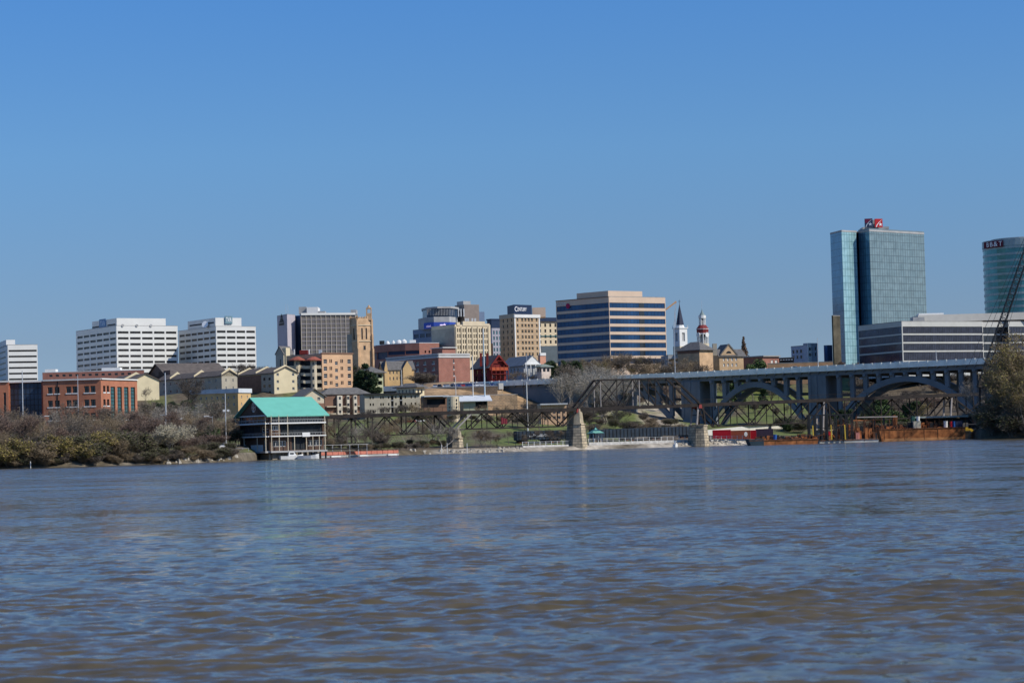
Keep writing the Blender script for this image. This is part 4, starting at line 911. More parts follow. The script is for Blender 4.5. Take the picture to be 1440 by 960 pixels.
# --- long low office behind the bridge, right
b = Bld('low_office', 'long low grey office with continuous window bands in front of both glass towers', 'office building', [(1207, 988), (1268.5, 955), (1382, 976), (1382.5, 981), (1418, 987), (1418.5, 982), (1500, 998)], 452, ref=1, back=30, wall=mat('pale_grey_precast', (.50, .50, .46), var=.06), roof=ROOFF, dep=.2, zb=28)
for j in range(4):
    y = 459 + 12 * j; h_ = 9.8 if j < 3 else 12
    b.opening(0, .01, .99, y, y + h_, glass=GLASSN, frame=(26, 1, NAVY, .16)); b.opening(1, .01, .998, y, y + h_, glass=PLUM, frame=(46, 1, BLACK, .14)); b.opening(3, .0, 1, y, y + h_, glass=GLASS, frame=(8, 1, BLACK, .1)); b.opening(5, .01, 1, y, y + h_, glass=PLUM, frame=(22, 1, BLACK, .14))
b.finish(); rawbox(b, 'penthouse', mat('cream_precast', (.58, .55, .48), var=.05), 1291, 1470, 985, 1005, 443, 453); rawbox(b, 'rooftop_unit', GREYC, 1284, 1300, 984, 990, 446, 453); rawbox(b, 'rooftop_unit', WHITE2, 1292, 1327, 992, 998, 440.8, 444)

# --- red Victorian house and white houses
b = Bld('victorian_house', 'dark red Victorian house with a steep front gable, brick chimneys and a porch', 'house', None, 514, rect=(689, 905, 666, 712, 30), wall=REDP, roof=ROOFG, dep=.25, zb=25)
for u in (.12, .3, .6, .8): b.opening(1, u, u + .1, 526, 532, frame=(1, 2, WHITE2, .06))
for u in (.15, .45, .7): b.opening(0, u, u + .12, 519, 525, frame=(1, 2, REDP, .06)); b.opening(0, u, u + .12, 528, 533)
b.finish('gable', 500, 0, 1.0)
l, c, rr, x = b.p; e = b.e(1); n2 = Vector((e.y, -e.x)); L = b.L(1)
mb = MB(); A, B = c + n2 * 1.9, rr + n2 * 1.9; m_ = (A + B) / 2; mb.obox(tuple(c), tuple(e), (0, L), 0, 1.8, b.z(521), b.z(519.5)); mb.build('balcony_floor', mat('orange_red_paint', (.36, .075, .03)), b.root)
for i in range(5): mb = MB(); mb.obox(tuple(c), tuple(e), (L * i / 4 - .12, L * i / 4 + .12), 1.5, 1.8, b.z(534), b.z(513.5)); mb.build('porch_post', REDP, b.root)
mb = MB(); mb.obox(tuple(c), tuple(e), (0, L), 1.6, 1.75, b.z(519.5), b.z(516.5)); mb.build('balcony_rail', mat('orange_red_paint', (.36, .075, .03)), b.root)
mb = MB(); mb.obox(tuple(c), tuple(e), (0, L), 0, 2.2, b.z(526.6), b.z(525.8)); mb.build('porch_roof', REDP, b.root)
mg = (c + rr) / 2; mb = MB()
for s_, w_ in ((0, 1.0), (1, 0)):
    pass
mb.bar((*(c + n2 * 1.1), b.z(514.5)), (*(mg + n2 * 1.1), b.z(499.5)), .3, .6); mb.bar((*(rr + n2 * 1.1), b.z(514.5)), (*(mg + n2 * 1.1), b.z(499.5)), .3, .6); mb.bar((*(c * .75 + rr * .25 + n2 * 1.1), b.z(507.5)), (*(c * .25 + rr * .75 + n2 * 1.1), b.z(507.5)), .2, .3); mb.build('bargeboard', REDP, b.root)
for px in (676, 685): rawbox(b, 'chimney', REDP, px - 1.6, px + 1.6, 906, 909, 496.5, 515)
b = Bld('house', 'grey-roofed white house with a bright white front gable on the hilltop', 'house', None, 512.5, rect=(737, 930, 706, 760, 24), wall=mat('grey_blue_siding', (.36, .38, .40)), roof=mat('blue_grey_shingle', (.2, .215, .235), var=.12), dep=.3, zb=25)
for u in (.1, .25, .4, .55, .7): b.opening(0, u, u + .07, 517, 523, frame=(1, 2, WHITE2, .1))
b.finish('gable', 500.5, 0, .6); b.plate('portico', WHITE2, 1, .03, .97, 511.5, 513, 1.3, 1.3)
l, c, rr, x = b.p; e = b.e(1); n2 = Vector((e.y, -e.x)); L = b.L(1); mb = MB(); A, B = c + n2 * .5, rr + n2 * .5; m_ = (A + B) / 2; mb.face([(*A, b.H), (*B, b.H), (*m_, b.z(501.2))]); mb.build('gable_face', WHITE2, b.root)
for i in range(4): mb = MB(); q = b.at(1, L * (.05 + .3 * i), 1.1); mb.tube((*q, b.z(530)), (*q, b.z(513)), .25, .22, 8); mb.build('column', WHITE2, b.root)
b = Bld('gazebo_house', 'small white corner pavilion house with a green-grey hipped roof right of the white gable', 'house', None, 516, rect=(762, 925, 755, 775, 35), wall=mat('pale_pink_siding', (.62, .52, .44)), roof=mat('green_grey_shingle', (.19, .23, .2)), dep=.4, zb=25)
for k in (0, 1): b.row(k, 2, 517, 522.5, .08, .92, .7)
b.finish('hip', 511.5, 1, 1.0)
b = Bld('rooftop_house', 'orange and white low roof block peeking between the tan tower and dark evergreens', 'building', None, 500, rect=(760, 980, 757, 768, 30), wall=mat('salmon_render', (.6, .3, .2)), dep=.2, zb=26); b.finish(); b.plate('parapet', WHITE2, 1, 0, 1, 496, 500, .2, 1)

# --- stone wall and the dark approach embankment wall
b = Bld('retaining_wall', 'golden stone retaining wall holding up the parking lot below the red-brown block', 'wall', [(598, 868), (640, 866), (700, 862), (708, 864)], 545, ref=1, back=3, wall=STONEW, zb=12); b.finish()
b2_ = Bld('retaining_wall', 'lower terrace of rough golden stone wall beneath the parking lot wall', 'wall', [(612, 846), (660, 842), (728, 846)], 556, ref=1, back=3, wall=STONEW, zb=10); b2_.finish()
b.plate('rail', WHITE2, 0, 0, 1, 543.6, 544.3, -.1, .1); b.plate('rail', WHITE2, 1, 0, 1, 543.6, 544.3, -.1, .1)
b.plate('end_pier', GREYC, 2, .1, .9, 540.5, 549, .5, 1.5)

# ---------------------------------------------------------------- vehicles
def car_proto():
    r = thing('parked_car', 'car', 'car', (0, 0, 0))
    mb = MB(); prof = [(-2.2, .35), (2.2, .35), (2.25, .75), (1.2, .95), (-2.15, 1.0), (-2.25, .7)]
    for y0, y1 in ((-.88, .88),):
        mb.face([(x, y0, z) for x, z in prof]); mb.face([(x, y1, z) for x, z in reversed(prof)])
        for i in range(6): j = (i + 1) % 6; mb.face([(prof[i][0], y1, prof[i][1]), (prof[j][0], y1, prof[j][1]), (prof[j][0], y0, prof[j][1]), (prof[i][0], y0, prof[i][1])])
    mb.prism([(-1.0, -.66), (.25, -.66), (.25, .66), (-1.0, .66)], 1.42, 1.46)
    body = mb.build('body', WHITE2, r)
    mb = MB(); mb.prism([(-1.8, -.82), (1.1, -.82), (1.1, .82), (-1.8, .82)], .96, 1.43, top=[(-1.1, -.64), (.3, -.64), (.3, .64), (-1.1, .64)]); mb.build('windows', GLASS, r)
    for x in (-1.35, 1.35):
        for y in (-.92, .72): mb = MB(); mb.tube((x, y, .33), (x, y + .2, .33), .33, .33, 12); mb.build('wheel', BLACK, r)
    for y in (-.65, .65): mb = MB(); mb.box(2.2, 2.27, y - .16, y + .16, .6, .74); mb.build('headlight', WHITE2, r)
    return r, body
cp, cbody = car_proto(); used = [0]
def car(px, py, d, col, label, rz=0, group=None, name='parked_car', z=None):
    pp = P(px, py, d); z = T(pp.x, pp.y) if z is None else z
    if not used[0]: used[0] = 1; r = cp; r.location = (pp.x, pp.y, z); r.rotation_euler = (0, 0, rz); r['label'] = label; bd = cbody
    else: r = copytree(cp, (pp.x, pp.y, z), rz, 1, label); bd = r.children[0]
    if group: r['group'] = group
    bd = [c for c in r.children if c.name.startswith('body')][0]; bd.data = bd.data.copy(); bd.data.materials[0] = mat('car_paint_' + col[0], col[1], rough=.35, spec=.6, var=.03); r.name = name
    return r
CC = {'w': ('white', (.75, .75, .75)), 's': ('silver', (.4, .42, .45)), 'b': ('blue', (.03, .06, .2)), 'k': ('black', (.02, .02, .025)), 'r': ('red', (.42, .03, .03)), 'g': ('grey', (.15, .16, .18))}
lot = [(612, 's'), (618, 'k'), (626, 'w'), (629.5, 's'), (636, 'k'), (642, 'b'), (646, 'b'), (651, 'r'), (656, 'b'), (661, 'b'), (666, 's'), (672, 'w'), (678, 'w'), (685, 'g'), (692, 'b')]
zl = Z(650, 544.6, 872)
mb = MB(); a = P(600, 545, 866.5); c = P(706, 545, 864.5); mb.prism([(a.x, a.y), (c.x, c.y), (c.x + 1, c.y + 28), (a.x, a.y + 28)], zl - 1.2, zl - .02); tag(mb.build('parking_lot', mat('asphalt', (.07, .07, .07))), kind='structure')
names = {'s': 'silver', 'k': 'black', 'w': 'white', 'b': 'blue', 'r': 'red', 'g': 'dark grey'}
for i, (px, c) in enumerate(lot): car(px, 541, 872 + (i % 3) * .4, CC[c], '%s car above the stone wall, %s from the left in the row' % (names[c], 'first second third fourth fifth sixth seventh eighth ninth tenth eleventh twelfth thirteenth fourteenth fifteenth'.split()[i]), R(-90 + (i % 2) * 180), 'cars parked in a row above the stone wall', z=zl)
car(576, 592, 770, CC['r'], 'red car parked beside the beige apartment block just above the trestle', R(10), z=None); car(588, 592, 772, CC['w'], 'white car parked right beside the red car above the trestle', R(10))
car(303, 631, 512, CC['w'], 'white car parked on the bank left of the boathouse, nearest the thicket', R(15)); car(318, 630, 516, CC['w'], 'white car parked close to the boathouse wall', R(20)); car(311, 631, 524, CC['k'], 'dark car parked between the two white cars by the boathouse', R(80))
car(560, 551, 866, CC['b'], 'dark blue car parked on the hill beside the cream apartment building', R(20))

# ---------------------------------------------------------------- big concrete arch bridge
A_, B_ = P(700, 530, 874), P(1425, 515, 768); A2, B2 = A_.to_2d(), B_.to_2d(); ax = (B2 - A2); LB = ax.length; ax /= LB
hb = thing('arch_bridge', 'long concrete road bridge on open-spandrel arches crossing behind the rusty trestle', 'bridge', (A2.x, A2.y, 0), math.atan2(ax.y, ax.x))
def sp(px, py=520):
    r = P(px, py, 1) - CAMP; t = r.x / r.y; return (t * A2.y - A2.x) / (ax.x - t * ax.y)
def dp(px): return A2.y + ax.y * sp(px)
z0_, z1_ = Z(700, 535.5, dp(700)), Z(1380, 503.5, dp(1380))
top = lambda s: z0_ + (z1_ - z0_) * s / sp(1380)
WD = 16
def slab(mb, s0, s1, n, y0, y1, za, zb_):
    for i in range(n):
        a, c = s0 + (s1 - s0) * i / n, s0 + (s1 - s0) * (i + 1) / n
        mb.face([(a, y0, za(a)), (c, y0, za(c)), (c, y0, zb_(c)), (a, y0, zb_(a))]); mb.face([(c, y1, za(c)), (a, y1, za(a)), (a, y1, zb_(a)), (c, y1, zb_(c))])
        mb.face([(a, y0, zb_(a)), (c, y0, zb_(c)), (c, y1, zb_(c)), (a, y1, zb_(a))]); mb.face([(a, y1, za(a)), (c, y1, za(c)), (c, y0, za(c)), (a, y0, za(a))])
    for a, sg in ((s0, 1), (s1, -1)): mb.face([(a, y1, za(a)), (a, y0, za(a)), (a, y0, zb_(a)), (a, y1, zb_(a))][::sg])
E0, E1 = -60, LB + 40
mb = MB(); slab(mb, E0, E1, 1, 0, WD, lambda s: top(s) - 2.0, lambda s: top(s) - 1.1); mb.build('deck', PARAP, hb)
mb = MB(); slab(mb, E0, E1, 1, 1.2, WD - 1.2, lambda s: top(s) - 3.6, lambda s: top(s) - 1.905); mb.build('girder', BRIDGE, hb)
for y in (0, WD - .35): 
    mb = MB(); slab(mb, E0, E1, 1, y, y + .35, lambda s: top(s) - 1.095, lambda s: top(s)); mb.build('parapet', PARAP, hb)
n = int((LB + 60) / 3.4)
for i in range(n):
    s = -20 + i * 3.4; mb = MB(); mb.box(s - .22, s + .22, -.14, .5, top(s) - 1.9, top(s) + .1); mb.build('parapet_post', PARAP, hb)
    if i % 1 == 0: mb = MB(); mb.face([(s - .2, 0.02, top(s) - 1.9), (s - .2, 1.25, top(s) - 1.9), (s - .2, 1.25, top(s) - 3.2)]); mb.box(s - .25, s + .25, .1, 1.25, top(s) - 2.5, top(s) - 1.91); mb.build('bracket', BRIDGE, hb)
mb = MB(); slab(mb, E0, sp(868), 4, .8, WD - .8, lambda s: 4, lambda s: top(s) - 3.605); mb.build('approach_wall', BRIDGE, hb)
def pier_y(px): return sp(px)
PIERS = [(958, 981), (1137, 1158), (1388, 1412)]
for a, c in PIERS:
    s0, s1 = sp(a), sp(c); mb = MB(); mb.prism([(s0 - .6, .2), (s1 + .6, .2), (s1 + .6, WD - .2), (s0 - .6, WD - .2)], -2, 9.5, top=[(s0, .5), (s1, .5), (s1, WD - .5), (s0, WD - .5)])
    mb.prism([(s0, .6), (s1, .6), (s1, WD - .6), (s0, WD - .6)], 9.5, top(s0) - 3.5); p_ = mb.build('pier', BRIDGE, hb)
    for u in (.0, .42, 1): sm = s0 + (s1 - s0) * u; mb = MB(); mb.box(sm - .5, sm + .5, .25, .62, 9.6, top(s0) - 3.6); mb.build('pilaster', BRIDGE, p_)
def arch(s0, s1, zc, zs, thick=1.9, n=26, half=None):
    sm = (s0 + s1) / 2; hw = (s1 - s0) / 2
    f = lambda s: zs + (zc - zs) * (1 - abs((s - sm) / hw) ** 2.15)
    for y in (1.3, WD - 3.1):
        mb = MB(); a_, c_ = (s0, s1) if half is None else half
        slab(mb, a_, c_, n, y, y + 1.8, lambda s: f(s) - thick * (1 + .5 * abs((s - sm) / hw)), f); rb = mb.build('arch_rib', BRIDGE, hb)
    return f
def columns(f, s0, s1, step):
    k = int((s1 - s0) / step)
    for i in range(1, k):
        s = s0 + (s1 - s0) * i / k; zb_ = f(s) - .1; zt = top(s) - 3.55
        if zt - zb_ < .4: continue
        for y in (1.35, WD - 3.05): mb = MB(); mb.box(s - .7, s + .7, y, y + 1.7, zb_, zt); mb.build('spandrel_column', BRIDGE, hb)
        if zt - zb_ > 8: mb = MB(); mb.box(s - .3, s + .3, 3.06, WD - 3.06, (zt + zb_) / 2 - .5, (zt + zb_) / 2 + .5); mb.build('cross_beam', BRIDGE, hb)
        mb = MB(); mb.box(s - .45, s + .45, .3, WD - .3, zt - .9, zt + .0); mb.build('cap_beam', BRIDGE, hb)
zcr = top(50) - 4.4
for (a, c, half) in ((785, 958, (868, 958)), (981, 1137, None), (1158, 1388, None)):
    s0, s1 = sp(a), sp(c); f = arch(s0, s1, zcr, 3.2, half=(sp(half[0]), s1) if half else None); columns(f, sp(half[0]) if half else s0, s1, 4.7)
# street lamps and cars on the bridge
def hbw(s, y, z): c_, s_ = math.cos(hb.rotation_euler.z), math.sin(hb.rotation_euler.z); return (A2.x + c_ * s - s_ * y, A2.y + s_ * s + c_ * y, z)
def car_on(px, col, label, ln=4):
    s = sp(px); return car(px, 505, 800, CC[col], label, hb.rotation_euler.z)
for px, col, lab in ((1224, 'r', 'red car driving on the bridge in front of the low grey office'), (1252, 'k', 'black car driving on the bridge right of the red car'), (1113, 'w', 'white car on the bridge in front of the blue-grey apartments')):
    s = sp(px); o = car(px, 505, 800, CC[col], lab, hb.rotation_euler.z, name='moving_car'); o.location = hbw(s, 3.2, top(s) - 1.09)

# ---------------------------------------------------------------- boathouse with the green roof
D0 = 530
DKW = mat('dark_brown_boards', (.10, .062, .045), var=.25)
b = Bld('boathouse', 'three-storey glazed boathouse restaurant with a bright green metal roof standing over the water', 'boathouse', None, 583, rect=(379, D0, 337, 455, 30), wall=DKW, roof=TEAL, dep=.25, zb=Z(379, 636, D0), sink=0, glass=GLASS)
FB = (4, 1, WHITE2, .12)
b.opening(1, .04, .98, 585.5, 594, glass=GLASS, frame=(14, 2, GREYC, .05)); b.opening(1, .2, .98, 597, 612.5, glass=DARK, frame=(10, 2, BLACK, .1))
b.opening(1, .04, .18, 598, 605, glass=GLASS, frame=FB); b.opening(1, .05, .3, 620, 628, glass=GLASS, frame=(4, 1, WHITE2, .08)); b.opening(1, .4, .66, 614.5, 633, glass=DARK, frame=(5, 2, BLACK, .08)); b.opening(1, .7, .97, 620, 628, glass=GLASS, frame=(5, 1, WHITE2, .08))
b.opening(0, .04, .97, 585, 594, glass=GLASS, frame=(7, 2, GREYC, .05)); b.opening(0, .04, .7, 598, 607, glass=DARK, frame=(5, 2, BLACK, .09)); b.opening(0, .12, .2, 619, 630, glass=GLASS, frame=(1, 2, WHITE2, .1)); b.opening(0, .74, .96, 599, 607, glass=GLASS, frame=(2, 2, WHITE2, .1)); b.opening(0, .8, .92, 618, 632, glass=GLASS, frame=(2, 2, WHITE2, .08))
b.finish('gable', 558.5, 1, 1.1, .22)
for k in (0, 1):
    for (y0, y1) in ((594.3, 596.2), (612.8, 614.3)): b.plate('floor_band', WHITE2, k, -.01, 1.01, y0, y1, 1.15, 1.1)
    b.plate('deck_band', GREYC, k, -.02, 1.02, 634, 636.5, 1.3, 1.3)
    for f in (.0, .28, .72, 1) if k == 0 else (.0, .14, .3, .42, .64, .76, .88, .99):
        L = b.L(k); mb = MB(); mb.obox(b.p[k], b.e(k), (L * f - .07, L * f + .07), .95, 1.1, b.z(634), b.z(584) if f in (0, 1, .14, .3, .99) else b.z(613)); mb.build('column', CREAM2, b.root)
    for y in (590.5, 609): 
        L = b.L(k); mb = MB(); mb.obox(b.p[k], b.e(k), (0, L), 1.05, 1.1, b.z(y) - .04, b.z(y) + .04)
        for i in range(22): mb.obox(b.p[k], b.e(k), (L * i / 21 - .02, L * i / 21 + .02), 1.05, 1.1, b.z(y + 3.7), b.z(y))
        mb.build('railing', GREYC, b.root)
b.plate('garage_door', WHITE2, 0, .38, .78, 625, 634, .08, .06); b.plate('sign_board', WHITE2, 1, .56, .7, 609, 615, 1.3, .1)
l, c, rr, x = b.p; m_ = (l + c) / 2; e = b.e(0); n2 = Vector((e.y, -e.x)); zc = b.z(571.5)
mb = MB(); q = m_ + n2 * .06; pl = [(q.x + e.x * 1.0 * math.cos(a), q.y + e.y * 1.0 * math.cos(a), zc + 1.15 * math.sin(a)) for a in [math.pi / 8 + k * math.pi / 4 for k in range(8)]]; mb.face(pl); w8 = mb.build('window', GLASS, b.root)
mb = MB(); q = m_ + n2 * .12; mb.bar((q.x - e.x * 1.0, q.y - e.y, zc), (q.x + e.x, q.y + e.y, zc), .12); mb.bar((q.x, q.y, zc - 1.1), (q.x, q.y, zc + 1.1), .12)
for i in range(8): a, c2 = pl[i], pl[(i + 1) % 8]; mb.bar(a, c2, .14)
mb.build('frame', WHITE2, w8)
mb = MB(); mb.obox(b.p[0], b.e(0), (b.L(0) * .0, b.L(0) * .98), .05, .14, b.z(584.5), b.z(583)); mb.build('eaves_beam', WHITE2, b.root)
mb = MB(); zt = b.z(636.5); q0 = b.p[0] + e * .5; mb.obox(b.p[0], b.e(0), (.8, b.L(0)), -6, -.6, zt - 3.4, zt); mb.obox(b.p[1], b.e(1), (0, 4.5), -6, -.6, zt - 3.4, zt); mb.build('foundation', mat('stained_concrete', (.25, .22, .17), var=.35, scale=.8, detail=8), b.root)
for i in range(9):
    for dy in (0, 5): q = b.at(1, b.L(1) * (.2 + .1 * i), .9 - dy); mb = MB(); mb.tube((q.x, q.y, zt - 4), (q.x, q.y, zt), .22, .22, 7); mb.build('pile', BLACK, b.root)
for i, f in enumerate((.25, .47, .56, .75, .85)):
    pass
# landing stage left of it, boats beneath
pp = P(322, 636, 522); mb = MB(); r = thing('footbridge', 'short steel access bridge leading onto the boathouse from the left bank', 'footbridge', (pp.x, pp.y, Z(322, 637, 522)), R(8))
mb.box(-5, 4.5, 0, 2.4, -.25, 0); mb.build('deck', GREYC, r)
for i in range(8): mb = MB(); mb.box(-5 + i * 1.35, -4.93 + i * 1.35, 0, .07, 0, 1.05); mb.build('rail_post', STEEL, r)
mb = MB(); mb.box(-5, 4.5, 0, .07, 1.05, 1.12); mb.build('handrail', STEEL, r); mb = MB(); mb.box(-.6, .6, .3, 2.1, -3.5, -.25); mb.build('support', GREYC, r)
def small_boat(px, d, L, label, rz=0, col=WHITE2, cabin=True, name='motor_boat', cat='boat'):
    pp = P(px, 640, d); r = thing(name, label, cat, (pp.x, pp.y, 0), rz)
    mb = MB(); W_ = L * .16; st = [(-.5, .85, .75, .8), (-.2, 1, .9, .75), (.15, 1, .9, .8), (.36, .7, .5, .95), (.5, .06, .02, 1.15)]
    for i in range(4):
        a, c = st[i], st[i + 1]
        for sg in (1, -1):
            q = [(a[0] * L, sg * W_ * a[1], a[3]), (c[0] * L, sg * W_ * c[1], c[3]), (c[0] * L, sg * W_ * c[2], -.2), (a[0] * L, sg * W_ * a[2], -.2)]; mb.face(q if sg < 0 else q[::-1])
        mb.face([(a[0] * L, -W_ * a[1], a[3] - .12), (c[0] * L, -W_ * c[1], c[3] - .12), (c[0] * L, W_ * c[1], c[3] - .12), (a[0] * L, W_ * a[1], a[3] - .12)])
    mb.face([(-.5 * L, -W_ * .85, .8), (-.5 * L, W_ * .85, .8), (-.5 * L, W_ * .75, -.2), (-.5 * L, -W_ * .75, -.2)]); mb.build('hull', col, r)
    if cabin:
        mb = MB(); mb.prism([(-.15 * L, -W_ * .6), (.22 * L, -W_ * .5), (.22 * L, W_ * .5), (-.15 * L, W_ * .6)], .7, 1.7, top=[(-.12 * L, -W_ * .5), (.1 * L, -W_ * .42), (.1 * L, W_ * .42), (-.12 * L, W_ * .5)]); cb = mb.build('cabin', WHITE2, r)
        mb = MB(); mb.box(-.08 * L, .08 * L, -W_ * .6, W_ * .6, 1.15, 1.5); mb.build('window', GLASS, cb)
    return r
small_boat(410, 529, 5.5, 'small white motor boat moored under the boathouse, nearer the concrete wall', R(20)); small_boat(434, 528, 5, 'small white boat moored at the right end under the boathouse', R(-10), cabin=False)
small_boat(950.5, 634, 3.0, 'little white cabin boat moored by the quay fence left of the stone pier', R(70))

# red dock with fence
pp0, pp1 = P(452, 642, 546), P(561, 637, shore(561) - 6); v = (pp1 - pp0).to_2d(); L = v.length; r = thing('floating_dock', 'long floating dock with a red-orange mesh fence right of the boathouse', 'dock', (pp0.x, pp0.y, 0), math.atan2(v.y, v.x))
mb = MB(); mb.box(0, L, 0, 2.4, .05, .45); mb.build('deck', GREYC, r)
RF = mat('orange_red_fence', (.46, .16, .11), var=.2, scale=2)
for i in range(14): mb = MB(); a = L * i / 14; mb.box(a + .06, a + L / 14 - .06, .1, .16, .6, 1.35); mb.build('fence_panel', RF, r); mb = MB(); mb.box(a - .05, a + .05, .07, .2, .45, 1.5); mb.build('fence_post', REDP, r)
for a in (.17, .52, .9): mb = MB(); mb.box(L * a - 2, L * a + 1.6, -.5, 0, .1, .4); mb.build('float', WHITE2, r)
r = thing('covered_ramp', 'dark sloping ramp with a pale roof edge between the boathouse and the red dock', 'ramp', (P(478, 636, 553).x, 553, .4), R(12))
mb = MB(); mb.prism([(-6, 0), (7, 0), (7, 2.4), (-6, 2.4)], 1.5, 1.75); mb.build('deck', BLACK, r)
for i in range(7): mb = MB(); mb.box(-6 + i * 2.1, -5.9 + i * 2.1, 0, .1, -.5, 2.6); mb.build('post', STEEL, r)
mb = MB(); mb.box(-6, 7, 0, .07, 2.6, 2.68); mb.build('handrail', WHITE2, r)

# ---------------------------------------------------------------- rusty trestle bridge
TA, TB = P(452, 590, 598), P(1385, 560, 672); t2, u2 = TA.to_2d(), TB.to_2d(); tx = u2 - t2; LT = tx.length; tx /= LT
tb = thing('railway_trestle', 'rusty iron truss railway bridge on tall stone piers across the whole riverfront', 'railway bridge', (t2.x, t2.y, 0), math.atan2(tx.y, tx.x))
def ts(px, py=580):
    r = P(px, py, 1) - CAMP; t = r.x / r.y; return (t * t2.y - t2.x) / (tx.x - t * tx.y)
def td(px): return t2.y + tx.y * ts(px)
def tz(px, py): return Z(px, py, td(px))
kx = [452, 640, 813, 985, 1163, 1340, 1385]; ky = [584, 577.5, 573, 567, 560, 553, 551.5]
dz = lambda s: float(np.interp(s, [ts(p) for p in kx], [tz(p, q) for p, q in zip(kx, ky)]))
W2 = 4.5
mb = MB()
for i in range(6): slab(mb, ts(kx[i]), ts(kx[i + 1]), 1, .3, W2 - .3, lambda s: dz(s) - .9, lambda s: dz(s) - .25)
mb.build('track_deck', IRON, tb)
for y in (0, W2 - .25):
    mb = MB()
    for i in range(6): slab(mb, ts(kx[i]), ts(kx[i + 1]), 1, y, y + .25, lambda s: dz(s) - .95, lambda s: dz(s))
    mb.build('side_girder', IRON, tb)
mb = MB(); s = 0
while s < LT: mb.bar((s, .05, dz(s)), (s, .05, dz(s) + 1.1), .07); s += 2.6
for i in range(6): a, c = ts(kx[i]), ts(kx[i + 1]); mb.bar((a, .05, dz(a) + 1.1), (c, .05, dz(c) + 1.1), .07)
mb.build('handrail', IRON, tb)
LITE = mat('pale_steel', (.30, .27, .25), rough=.6, var=.25)
def member(nm, par, s0, z0, s1, z1, y, w, m=None):
    mb = MB(); mb.bar((s0, y, z0), (s1, y, z1), w, w); return mb.build(nm, m or IRON, par)
def deck_truss(p0, p1, depth, n, pat, endlow0=False, endlow1=False):
    s0, s1 = ts(p0), ts(p1); sp_ = MB(); first = None
    for y in (.25, W2 - .25):
        tops = [s0 + (s1 - s0) * i / n for i in range(n + 1)]
        if first is None: mb = MB(); a = tops[0 if endlow0 else 1]; c = tops[n if endlow1 else n - 1]; mb.bar((a, y, dz(a) - 1.1 - depth), (c, y, dz(c) - 1.1 - depth), .34); first = mb.build('truss', IRON, tb)
        else: a = tops[0 if endlow0 else 1]; c = tops[n if endlow1 else n - 1]; member('bottom_chord', first, a, dz(a) - 1.1 - depth, c, dz(c) - 1.1 - depth, y, .34)
        lo = lambda i: dz(tops[i]) - 1.1 - depth; hi = lambda i: dz(tops[i]) - .9
        for i in range(n + 1):
            if 0 < i < n: member('vertical', first, tops[i], lo(i), tops[i], hi(i), y, .26 if i % 2 else .18)
        for i in range(n):
            up0 = (i % 2 == 0)
            if i == 0 and not endlow0: up0 = True
            if i == 0 and endlow0: up0 = False
            if i == n - 1: up0 = not (not endlow1) if endlow1 else False
            a_, c_ = ((hi(i), lo(i + 1)) if up0 else (lo(i), hi(i + 1)))
            member('diagonal', first, tops[i], a_, tops[i + 1], c_, y, .36 if i in (0, n - 1) else .26, LITE if (endlow0 and i == 0) else None)  # paler end diagonal: sunlight on the steel is put into its colour
    for i in range(1, n): mb = MB(); s = s0 + (s1 - s0) * i / n; mb.bar((s, .25, dz(s) - 1.1 - depth), (s, W2 - .25, dz(s) - 1.1 - depth), .2); mb.build('cross_strut', IRON, first)
deck_truss(452, 641, 4.7, 8, 0, False, True)
deck_truss(641, 813, 3.9, 8, 0, True, False)
deck_truss(985, 1163, 5.6, 7, 0); deck_truss(1163, 1340, 5.6, 7, 0)
deck_truss(1340, 1400, 5, 2, 0)
# through truss
s0, s1 = ts(813), ts(985); n = 6; zz = [s0 + (s1 - s0) * f for f in (0, .185, .37, .5, .63, .78, 1)]; hT = tz(900, 532.5) - dz(ts(900)); par = None
for y in (0, W2):
    a, c = zz[1], zz[5]; mb = MB(); mb.bar((a, y, dz(a) + hT), (c, y, dz(c) + hT), .38)
    if par is None: par = mb.build('truss', IRON, tb)
    else: mb.build('top_chord', IRON, par)
    member('end_post', par, s0, dz(s0) - .2, a, dz(a) + hT, y, .5); member('end_post', par, c, dz(c) + hT, s1, dz(s1) - .2, y, .5)
    for i in (1, 2, 3, 4, 5): member('vertical', par, zz[i], dz(zz[i]) - .2, zz[i], dz(zz[i]) + hT, y, .2, LITE if i in (1, 3) else None)
    for (i, j, up) in ((1, 2, 0), (2, 3, 0), (3, 4, 1), (4, 5, 1)):
        za, zc = (dz(zz[i]) - .2, dz(zz[j]) + hT) if not up else (dz(zz[i]) + hT, dz(zz[j]) - .2)
        member('diagonal', par, zz[i], za, zz[j], zc, y, .26)
    member('diagonal', par, zz[1], dz(zz[1]) + hT, zz[2], dz(zz[2]), y, .2)
for i in (1, 2, 3, 4, 5): mb = MB(); s = zz[i]; mb.bar((s, 0, dz(s) + hT), (s, W2, dz(s) + hT), .24); mb.build('portal_strut', IRON, par)
